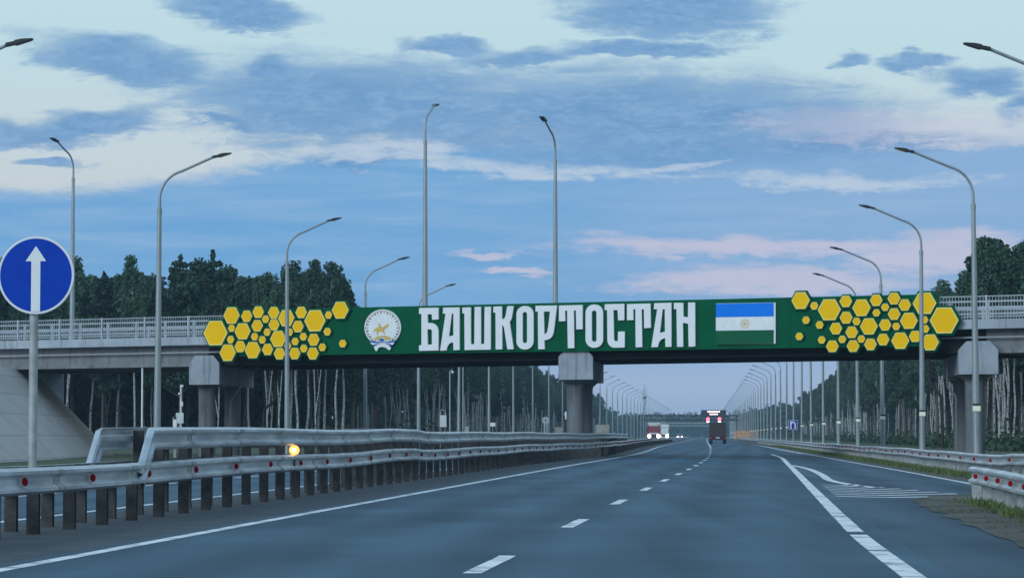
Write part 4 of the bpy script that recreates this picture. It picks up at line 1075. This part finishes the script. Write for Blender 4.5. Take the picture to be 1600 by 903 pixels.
b.box((0, -0.012, 1.05), (2.3, 0.02, 0.05)); b.box((0, -0.012, 2.8), (2.3, 0.02, 0.05)); b.build('tailgate_trim', M['dark'], tk)
b = MB(); b.box((0, 4.2, 0.74), (0.9, 8.6, 0.24)); b.build('chassis', M['dark'], tk)
b = MB(); bev(b, -1.15, 1.15, 7.4, 9.2, 0.6, 2.5, 0.15); b.build('cab', M['truckred'], tk)
b = MB(); bev(b, -1.15, 1.15, -0.1, 0.02, 0.5, 0.66, 0.03); b.build('bumper', M['dark'], tk)
for x in (-0.95, 0.95):
    MB().box((x, -0.11, 0.80), (0.34, 0.06, 0.14)).build('tail_light', M['tail'], tk); MB().box((x, 0.4, 0.5), (0.5, 0.03, 0.55)).build('mudflap', M['black'], tk)
    for yy in (1.2, 2.5, 8.3): wheel(tk, x, yy, 0.50, 0.46 if yy < 5 else 0.3)
MB().box((0, -0.115, 0.83), (0.54, 0.015, 0.13)).build('number_plate', M['white'], tk)

def oncoming(px, Y, red, lab):
    q = ground_at(px, Y); t = empty('lorry', (q.x, Y, 0), R(-4), lab, 'lorry')
    cm = M['truckred'] if red else M['truckwhite']
    b = MB(); f = lambda u, v, d: (d, u, v)
    b.poly([(0.0, 0.45), (2.1, 0.45), (2.1, 3.35), (0.35, 3.3), (0.12, 2.2), (0.0, 1.5)], [], f, -1.22, 1.22); b.build('cab', cm, t)
    b = MB(); b.poly([(0.105, 2.02), (0.315, 2.95), (0.305, 2.95), (0.085, 2.0)], [], f, -1.05, 1.05); b.build('windscreen', M['glass'], t)
    b = MB(); b.box((0, -0.03, 1.55), (1.9, 0.05, 0.30)); b.box((0, 0.1, 3.15), (1.9, 0.1, 0.2)); b.build('cab_panel', M['truckwhite'], t)
    b = MB(); b.box((0, -0.015, 1.08), (1.3, 0.03, 0.42)); b.build('grille', M['dark'], t)
    b = MB(); bev(b, -1.24, 1.24, -0.08, 0.2, 0.35, 0.70, 0.05); b.build('bumper', M['dark'] if red else cm, t)
    b = MB(); bev(b, -1.25, 1.25, 2.4, 13.5, 1.1, 3.75, 0.06); b.build('trailer', M['truckwhite'], t)
    b = MB(); b.box((0, 6.5, 0.9), (0.9, 12, 0.3)); b.build('chassis', M['dark'], t)
    for x in (-0.92, 0.92):
        MB().tube([(x, -0.085, 1.0), (x, -0.10, 1.0)], [0.34, 0.30], 14).build('headlight', M['headlight'], t)
        b = MB(); b.box((x * 1.45, 0.2, 2.3), (0.22, 0.15, 0.75)); b.build('mirror', M['dark'], t)
        for yy in (1.1, 9.5, 10.9): wheel(t, x * 1.05, yy, 0.5, 0.35)
oncoming(1021, 560, True, 'red and white lorry with lit headlights coming on the far carriageway')
oncoming(1036, 650, False, 'white lorry with lit headlights half behind the red oncoming lorry')
def car(px, Y, lab, m):
    q = ground_at(px, Y); t = empty('car', (q.x, Y, 0), R(-4), lab, 'car')
    f = lambda u, v, d: (d, u, v)
    b = MB(); b.poly([(0, 0.35), (4.4, 0.35), (4.4, 0.95), (3.9, 1.0), (1.1, 0.95), (0.15, 0.8), (0, 0.6)], [], f, -0.88, 0.88); b.build('body', m, t)
    b = MB(); b.poly([(1.1, 0.95), (1.8, 1.45), (3.3, 1.47), (4.0, 1.0)], [], f, -0.70, 0.70); b.build('cabin', m, t)
    b = MB(); b.poly([(1.12, 0.99), (1.74, 1.42), (1.70, 1.42), (1.06, 0.97)], [], f, -0.62, 0.62); b.build('windscreen', M['glass'], t)
    for x in (-0.65, 0.65):
        MB().box((x, -0.01, 0.74), (0.34, 0.04, 0.16)).build('headlight', M['headlight'], t)
        for yy in (0.85, 3.5): wheel(t, x * 1.22, yy, 0.32, 0.2)
car(1062, 800, 'small white car far off on the oncoming carriageway', M['truckwhite'])

# ------------------------------------------------------------------ trees
def rot_quads(cent, size, aspect, flat=0.0):
    n = len(cent)
    nv = rng.normal(size=(n, 3)); nv[:, 2] = nv[:, 2] * (1 - flat) + flat * 1.5
    nv /= np.linalg.norm(nv, axis=1)[:, None]
    t = rng.normal(size=(n, 3)); u = np.cross(nv, t); u /= np.linalg.norm(u, axis=1)[:, None]; w = np.cross(nv, u)
    s = size * rng.uniform(0.6, 1.35, size=(n, 1)) / 2
    P = np.stack([cent - u * s * aspect - w * s * 0.4, cent + u * s * 0.2 - w * s, cent + u * s * aspect + w * s * 0.3, cent - u * s * 0.15 + w * s], 1)
    return P.reshape(-1, 3)
def quads_mesh(name, P, m):
    me = bpy.data.meshes.new(name); n = len(P) // 4
    me.vertices.add(len(P)); me.vertices.foreach_set('co', P.astype(np.float32).ravel())
    me.loops.add(len(P)); me.loops.foreach_set('vertex_index', np.arange(len(P), dtype=np.int32))
    me.polygons.add(n); me.polygons.foreach_set('loop_start', np.arange(0, len(P), 4, dtype=np.int32))
    me.materials.append(m); me.update(calc_edges=True)
    return me
def clump_pts(centers, radii, per):
    out = []
    for c_, r_, k in zip(centers, radii, per):
        d = rng.normal(size=(k, 3)); d /= np.linalg.norm(d, axis=1)[:, None]
        out.append(np.array(c_) + d * (rng.uniform(0.25, 1.0, size=(k, 1)) ** 0.5) * np.array(r_))
    return np.concatenate(out)

def make_tree(kind, seed):
    global rng
    rng = np.random.default_rng(seed); rs_ = random.Random(seed)
    t = MB(); cen = []; rad = []; per = []
    if kind == 'pine':
        H = rs_.uniform(19, 22)
        bx, by = rs_.uniform(-.4, .4), rs_.uniform(-.4, .4)
        ax = lambda z: (bx * math.sin(z / H * 2), by * math.sin(z / H * 2.4))
        t.tube([(*ax(z), z) for z in np.linspace(-0.2, H - 0.4, 26)], list(np.linspace(0.20, 0.035, 26)), 6)
        z = H * rs_.uniform(0.30, 0.40)
        while z < H - 0.6:
            k = (z - H * .32) / (H * .68)
            rmax = 3.3 * (1 - max(0, k)) ** 0.6 * (0.65 if k < 0.12 else 1) + 0.25
            for j in range(rs_.randint(3, 5)):
                a = rs_.uniform(0, 6.28); L = rmax * rs_.uniform(0.35, 1.2)
                x0, y0 = ax(z)
                e = (x0 + math.cos(a) * L, y0 + math.sin(a) * L, z + rs_.uniform(-0.25, 0.55) * L * 0.5)
                t.tube([(x0, y0, z), ((x0 + e[0]) / 2, (y0 + e[1]) / 2, (z + e[2]) / 2 + 0.06), e], [0.045, 0.03, 0.012], 4, False)
                for q_ in (0.55, 0.95):
                    cen.append((x0 + (e[0] - x0) * q_, y0 + (e[1] - y0) * q_, z + (e[2] - z) * q_)); rad.append((0.30 + L * .17, 0.30 + L * .17, 0.26)); per.append(int(20 + 17 * L))
            z += rs_.uniform(0.45, 0.75)
        cen.append((*ax(H), H - 0.1)); rad.append((0.22, 0.22, 0.7)); per.append(40)
        for j in range(7):               # dead lower branches
            z = rs_.uniform(H * .12, H * .33); a = rs_.uniform(0, 6.28); L = rs_.uniform(.6, 1.7); x0, y0 = ax(z)
            t.tube([(x0, y0, z), (x0 + math.cos(a) * L, y0 + math.sin(a) * L, z - 0.15 * L)], [0.03, 0.01], 4, False)
        P = rot_quads(clump_pts(cen, rad, per), 0.32, 1.3, 0.3); tm, lm = M['bark'], M['pineleaf']
    elif kind == 'birch':
        H = rs_.uniform(17, 21); tw = rs_.uniform(0.10, 0.165)
        bx, by = rs_.uniform(-1.1, 1.1), rs_.uniform(-.8, .8)
        ax = lambda z: (bx * (max(0, z) / H) ** 1.5 + 0.10 * math.sin(z * .9 + seed), by * (max(0, z) / H) ** 1.5)
        t.tube([(*ax(z), z) for z in np.linspace(-0.2, H - 0.3, 40)], list(np.linspace(tw, 0.025, 40)), 6)
        stems = [ax]
        if rs_.random() < 0.5:            # a forked second stem
            zf = rs_.uniform(3, 7); a = rs_.uniform(0, 6.28)
            ax2 = lambda z, a=a, zf=zf: (ax(zf)[0] + math.cos(a) * (z - zf) * .17, ax(zf)[1] + math.sin(a) * (z - zf) * .17)
            t.tube([(*ax2(z), z) for z in np.linspace(zf, H - 2, 9)], list(np.linspace(tw * .68, 0.02, 9)), 6); stems.append(ax2)
        for st in stems:
            z = H * rs_.uniform(0.44, 0.56)
            while z < (H - 0.5 if st is ax else H - 2.3):
                k = (z - H * .42) / (H * .58)
                rmax = 2.1 * math.sin(min(1, 0.25 + max(0, k) * 0.9) * math.pi) ** 0.7 + 0.35
                for j in range(rs_.randint(2, 4)):
                    a = rs_.uniform(0, 6.28); L = rmax * rs_.uniform(0.5, 1.1); x0, y0 = st(min(z, H - .3))
                    e = (x0 + math.cos(a) * L, y0 + math.sin(a) * L, z + L * rs_.uniform(0.3, 0.8))
                    t.tube([(x0, y0, z), e], [0.035, 0.01], 4, False)
                    cen.append(e); rad.append((0.55, 0.55, 0.5)); per.append(48)
                    cen.append((e[0] + math.cos(a) * .3, e[1] + math.sin(a) * .3, e[2] - 0.9)); rad.append((0.4, 0.4, 0.9)); per.append(42)
                z += rs_.uniform(0.5, 0.8)
        P = rot_quads(clump_pts(cen, rad, per), 0.27, 1.0); tm, lm = M['birch'], M['birchleaf']
    else:
        H = rs_.uniform(15, 19)
        bx, by = rs_.uniform(-.6, .6), rs_.uniform(-.6, .6)
        ax = lambda z: (bx * math.sin(z / H * 2), by * math.sin(z / H * 2))
        t.tube([(*ax(z), z) for z in np.linspace(-0.2, H * .86, 26)], list(np.linspace(0.22, 0.04, 26)), 6)
        for j in range(46):
            k = rs_.random() ** 0.8; z = H * (0.34 + 0.65 * k)
            rmax = 2.9 * math.sin(min(1, 0.16 + k * 0.86) * math.pi) ** 0.6 + 0.3
            a = rs_.uniform(0, 6.28); L = rmax * rs_.uniform(0.35, 1.05); x0, y0 = ax(min(z - L * .4, H * .85))
            z0_ = min(max(1.5, z - L * .6), H * .84); x0, y0 = ax(z0_); e = (x0 + math.cos(a) * L, y0 + math.sin(a) * L, z)
            t.tube([(x0, y0, z0_), e], [0.05, 0.012], 4, False)
            s_ = rs_.uniform(0.6, 1.15)
            cen.append(e); rad.append((s_, s_, s_ * .75)); per.append(int(170 * s_))
        P = rot_quads(clump_pts(cen, rad, per), 0.31, 1.0); tm, lm = M['greybark'], M['aspenleaf']
    root = empty(kind + '_tree')
    t.build('trunk', tm, root, False, fix=False)
    me = quads_mesh('crown', P, lm); o = bpy.data.objects.new('crown', me); col.objects.link(o); o.parent = root
    return root, H

protos = {k: [make_tree(k, s) for s in seeds] for k, seeds in (('pine', (11, 12, 13, 14)), ('birch', (21, 22, 23, 24, 25)), ('aspen', (31, 32, 33)))}
fresh = {(k, i): True for k in protos for i in range(len(protos[k]))}
KINDS = {'pine': ('dark pine with a pointed crown in the %s wood', 'pine tree'), 'birch': ('white-stemmed birch with airy crown in the %s wood', 'birch tree'), 'aspen': ('leafy broadleaf tree with full round crown in the %s wood', 'tree')}
tr_rng = random.Random(5)
def plant(x, y, kind, where, h=None):
    i = tr_rng.randrange(len(protos[kind])); pr, H = protos[kind][i]
    if fresh[(kind, i)]: o = pr; fresh[(kind, i)] = False
    else: o = copy_tree(pr)
    k = tr_rng.uniform(0.86, 1.06) if h is None else h / H
    o.location = (x, y, -0.05); o.scale = (k * tr_rng.uniform(.9, 1.1), k * tr_rng.uniform(.9, 1.1), k); o.rotation_euler = (0, 0, tr_rng.uniform(0, 6.28))
    o['label'] = KINDS[kind][0] % where; o['category'] = KINDS[kind][1]; o['group'] = '%s trees of the %s wood' % (kind, where)
FL = lambda y: -16 + 0.06 * (y - 290)
FR = lambda y: 44 + 0.0843 * (y - 236)
# left wood: face towards us at about 285 m, then its flank along the road
for r in range(5):
    x = FL(285) + r * 0.5 - 2
    while x > -74:
        pxx = 800 + F * x / 290
        w = 'birch' if (tr_rng.random() < ((0.92 if 425 < pxx < 545 else 0.55) if r < 2 else 0.3)) else ('pine' if tr_rng.random() < (0.42 if pxx < 330 else 0.22) else 'aspen')
        hh = None
        if r >= 1 and w == 'pine' and pxx < 340: hh = tr_rng.uniform(18.6, 20.8)
        elif pxx < 340: hh = tr_rng.uniform(17.5, 19.8)
        elif pxx < 440: hh = tr_rng.uniform(17.2, 18.8)
        elif pxx > 540: hh = tr_rng.uniform(13.0, 14.6)
        elif pxx > 505: hh = tr_rng.uniform(17.4, 19.4)
        else: hh = tr_rng.uniform(18.6, 20.4)
        plant(x, 284 + r * 7 + tr_rng.uniform(-2.5, 2.5), w, 'left', hh)
        x -= (tr_rng.uniform(1.0, 2.4) if 425 < pxx < 545 else tr_rng.uniform(2.6, 5.0)) if r < 2 else tr_rng.uniform(3.6, 5.4)
y = 318
while y < 1130:
    for r in range(2 if y < 800 else 1):
        w = tr_rng.choice((['birch', 'birch', 'birch', 'pine', 'birch'] if r == 0 else ['pine', 'aspen', 'birch', 'aspen']) if y < 800 else ['pine', 'pine', 'birch', 'aspen'])
        plant(FL(y) - r * 7 + tr_rng.uniform(-2, 2), y + tr_rng.uniform(-3, 3), w, 'left', min(tr_rng.uniform(15.5, 18.5), 196 * y / F - 0.2))
    y += 5.0 + (y - 318) * 0.011
# right wood along the slip road
y = 222
while y < 1150:
    for r in range(4 if y < 420 else 2):
        w = tr_rng.choice(['birch', 'birch', 'birch', 'birch', 'aspen']) if r == 0 else tr_rng.choice(['aspen', 'birch', 'aspen'])
        plant(FR(y) + (r * 4.5 + 4.5 if r else tr_rng.uniform(-1, 2.5)) + tr_rng.uniform(-1.5, 1.5), y + tr_rng.uniform(-3, 3), w, 'right', tr_rng.uniform(17.5, 19.8) if y < 330 else tr_rng.uniform(16, 18.8))
    y += (3.6 if y < 420 else 6.0) + (y - 222) * 0.010
for k in protos:
    for i, (pr, H) in enumerate(protos[k]):
        if fresh[(k, i)]: plant(-60 - 3 * i, 300, k, 'left')

# uncountable mass: wood interior, far woods, undergrowth, grass
def mass(name, fn, n, size, m, label, cat):
    global rng
    rng = np.random.default_rng(hash(name) % 1000 if False else len(name) * 7 + n % 97)
    P = rot_quads(fn(n), size, 1.0)
    o = bpy.data.objects.new(name, quads_mesh(name, P, m)); col.objects.link(o)
    return tag(o, label, cat, kind='stuff')
def lw(n):
    a = int(n * 0.45)
    x = rng.uniform(-82, -24, a); y = rng.uniform(312, 345, a); z = rng.uniform(0, 17.5, a) * rng.uniform(0.3, 1, a) ** 0.3
    b_ = n - a; yy = 318 + (rng.uniform(0, 1, b_) ** 1.4) * 820; xx = -16 + 0.06 * (yy - 290) - 11 - rng.uniform(0, 18, b_); zz = np.minimum(rng.uniform(0, 15.0, b_), 190 * yy / F - 1.2)
    return np.stack([np.concatenate([x, xx]), np.concatenate([y, yy]), np.concatenate([z, zz])], 1)
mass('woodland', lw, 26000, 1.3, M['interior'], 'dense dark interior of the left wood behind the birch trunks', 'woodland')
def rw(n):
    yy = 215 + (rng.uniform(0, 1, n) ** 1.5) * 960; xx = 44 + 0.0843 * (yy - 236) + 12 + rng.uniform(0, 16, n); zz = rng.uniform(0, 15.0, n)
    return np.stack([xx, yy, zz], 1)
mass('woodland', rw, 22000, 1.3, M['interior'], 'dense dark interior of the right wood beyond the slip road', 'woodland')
def und(n):
    k = n // 3
    cx = rng.uniform(-80, -17, 90); cy = rng.uniform(279, 300, 90)
    i = rng.integers(0, 90, k); x1 = cx[i] + rng.normal(0, 1.0, k); y1 = cy[i] + rng.normal(0, 1.0, k); z1 = np.abs(rng.normal(0, 0.7, k))
    y2 = 300 + rng.uniform(0, 1, k) ** 1.4 * 820; c2 = np.sin(y2 * 0.7) * 0.9; x2 = -16 + 0.06 * (y2 - 290) + rng.normal(1.0, 1.6, k) + c2; z2 = np.abs(rng.normal(0, 1.1, k)) * (0.6 + 0.5 * np.sin(y2 * .37))
    y3 = 205 + rng.uniform(0, 1, k) ** 1.4 * 900; x3 = 44 + 0.0843 * (y3 - 236) + rng.normal(-2.0, 1.6, k); z3 = np.abs(rng.normal(0, 0.9, k)) * (0.5 + 0.5 * np.sin(y3 * .41))
    return np.stack([np.concatenate([x1, x2, x3]), np.concatenate([y1, y2, y3]), np.abs(np.concatenate([z1, z2, z3]))], 1)
mass('undergrowth', und, 36000, 0.36, M['under'], 'low bushes and saplings along the foot of both woods', 'undergrowth')
def farw(n):
    y = 1250 + rng.uniform(0, 1, n) ** 1.3 * 900
    side = rng.uniform(0, 1, n)
    x = np.where(side < 0.5, FL(1130) + (y - 1130) * 0.055 - rng.uniform(0, 60, n), FR(1150) + (y - 1150) * 0.04 + rng.uniform(0, 60, n) - 6)
    far = y > 1750
    x = np.where(far, rng.uniform(40, 200, n), x)
    top = 14.5 + 1.4 * np.sin(x * 0.31 + y * .02) + 1.0 * np.sin(x * 0.83 + y * .1) - 2.2 * (rng.uniform(0, 1, n) ** 2)
    return np.stack([x, y, rng.uniform(0, 1, n) ** 0.7 * top], 1)
mass('woodland', farw, 60000, 1.7, M['pineleaf'], 'hazy blue far-off forest closing the end of the highway', 'woodland')
def tufts(name, pts, hmin, hmax, label):
    global rng
    rng = np.random.default_rng(77)
    n = len(pts); a = rng.uniform(0, 6.28, n); h = rng.uniform(hmin, hmax, n); w = 0.012 + 0.012 * rng.random(n)
    lean = rng.normal(0, 0.30, (n, 2)) * h[:, None]
    dx, dy = np.cos(a) * w, np.sin(a) * w
    P = np.zeros((n, 4, 3)); P[:, 0] = pts + np.stack([-dx, -dy, 0 * h], 1); P[:, 1] = pts + np.stack([dx, dy, 0 * h], 1)
    P[:, 2] = pts + np.stack([dx * .2 + lean[:, 0], dy * .2 + lean[:, 1], h], 1); P[:, 3] = pts + np.stack([-dx * .2 + lean[:, 0], -dy * .2 + lean[:, 1], h], 1)
    o = bpy.data.objects.new(name, quads_mesh(name, P.reshape(-1, 3), M['grassblade'])); col.objects.link(o)
    return tag(o, label, 'grass', kind='stuff')
g_rng = np.random.default_rng(3)
n = 3600; yy = g_rng.uniform(28, 47.5, n); pa = np.stack([np.array([Nf(v) for v in yy]) - 0.12 + g_rng.normal(0, 0.16, n), yy, np.zeros(n)], 1)
keep = np.sin(yy * 1.3) + np.sin(yy * 3.1 + 1) + g_rng.normal(0, .8, n) > 0.1
tufts('grass', pa[keep], 0.03, 0.13, 'green grass tufts at the foot of the near right barrier')
n = 26000; yy = 55 + g_rng.uniform(0, 1, n) ** 1.3 * 240; pa = np.stack([np.array([Kf(v) for v in yy]) - 0.40 + g_rng.normal(0, 0.22, n), yy, np.zeros(n)], 1)
keep = np.sin(yy * .9) + np.sin(yy * 2.3 + 1) + g_rng.normal(0, .8, n) > 0.0
tufts('grass', pa[keep], 0.04, 0.16, 'green grass tufts under the long far right barrier')

def stones(pts, r0, r1, label):
    b = MB(); q = random.Random(9)
    for p in pts:
        r = q.uniform(r0, r1); a = q.uniform(0, 6.28)
        vs = [(p[0] + r * math.cos(a + k * 1.2566) * q.uniform(.7, 1.2), p[1] + r * math.sin(a + k * 1.2566) * q.uniform(.7, 1.2), 0.004) for k in range(5)]
        vs.append((p[0] + q.uniform(-.2, .2) * r, p[1], r * q.uniform(.6, 1.0)))
        b.add(vs, [(k, (k + 1) % 5, 5) for k in range(5)])
    o = b.build('gravel', M['gravel'], fix=False)
    return tag(o, label, 'gravel', kind='stuff')
yy = g_rng.uniform(24, 50, 900)
stones([(Nf(v) + g_rng.uniform(-1.15, 0.4), v) for v in yy], 0.012, 0.045, 'loose stones on the unpaved verge by the near right barrier')
# ------------------------------------------------------------------ haze
hb = MB(); hb.box((150, 2100, 23.0), (5200, 5300, 48.2))
hz = hb.build('haze', None or M['dark']); hz.data.materials.clear()
hm = bpy.data.materials.new('haze'); hm.use_nodes = True
hm.node_tree.nodes.clear()
pv = hm.node_tree.nodes.new('ShaderNodeVolumePrincipled'); pv.inputs['Color'].default_value = (0.58, 0.80, 1.0, 1); pv.inputs['Density'].default_value = 0.00017
pv.inputs['Anisotropy'].default_value = 0.0
ho = hm.node_tree.nodes.new('ShaderNodeOutputMaterial'); hm.node_tree.links.new(pv.outputs[0], ho.inputs['Volume'])
hm.cycles.homogeneous_volume = True
hz.data.materials.append(hm); tag(hz, 'thin bluish evening haze over the road', 'haze', kind='stuff')
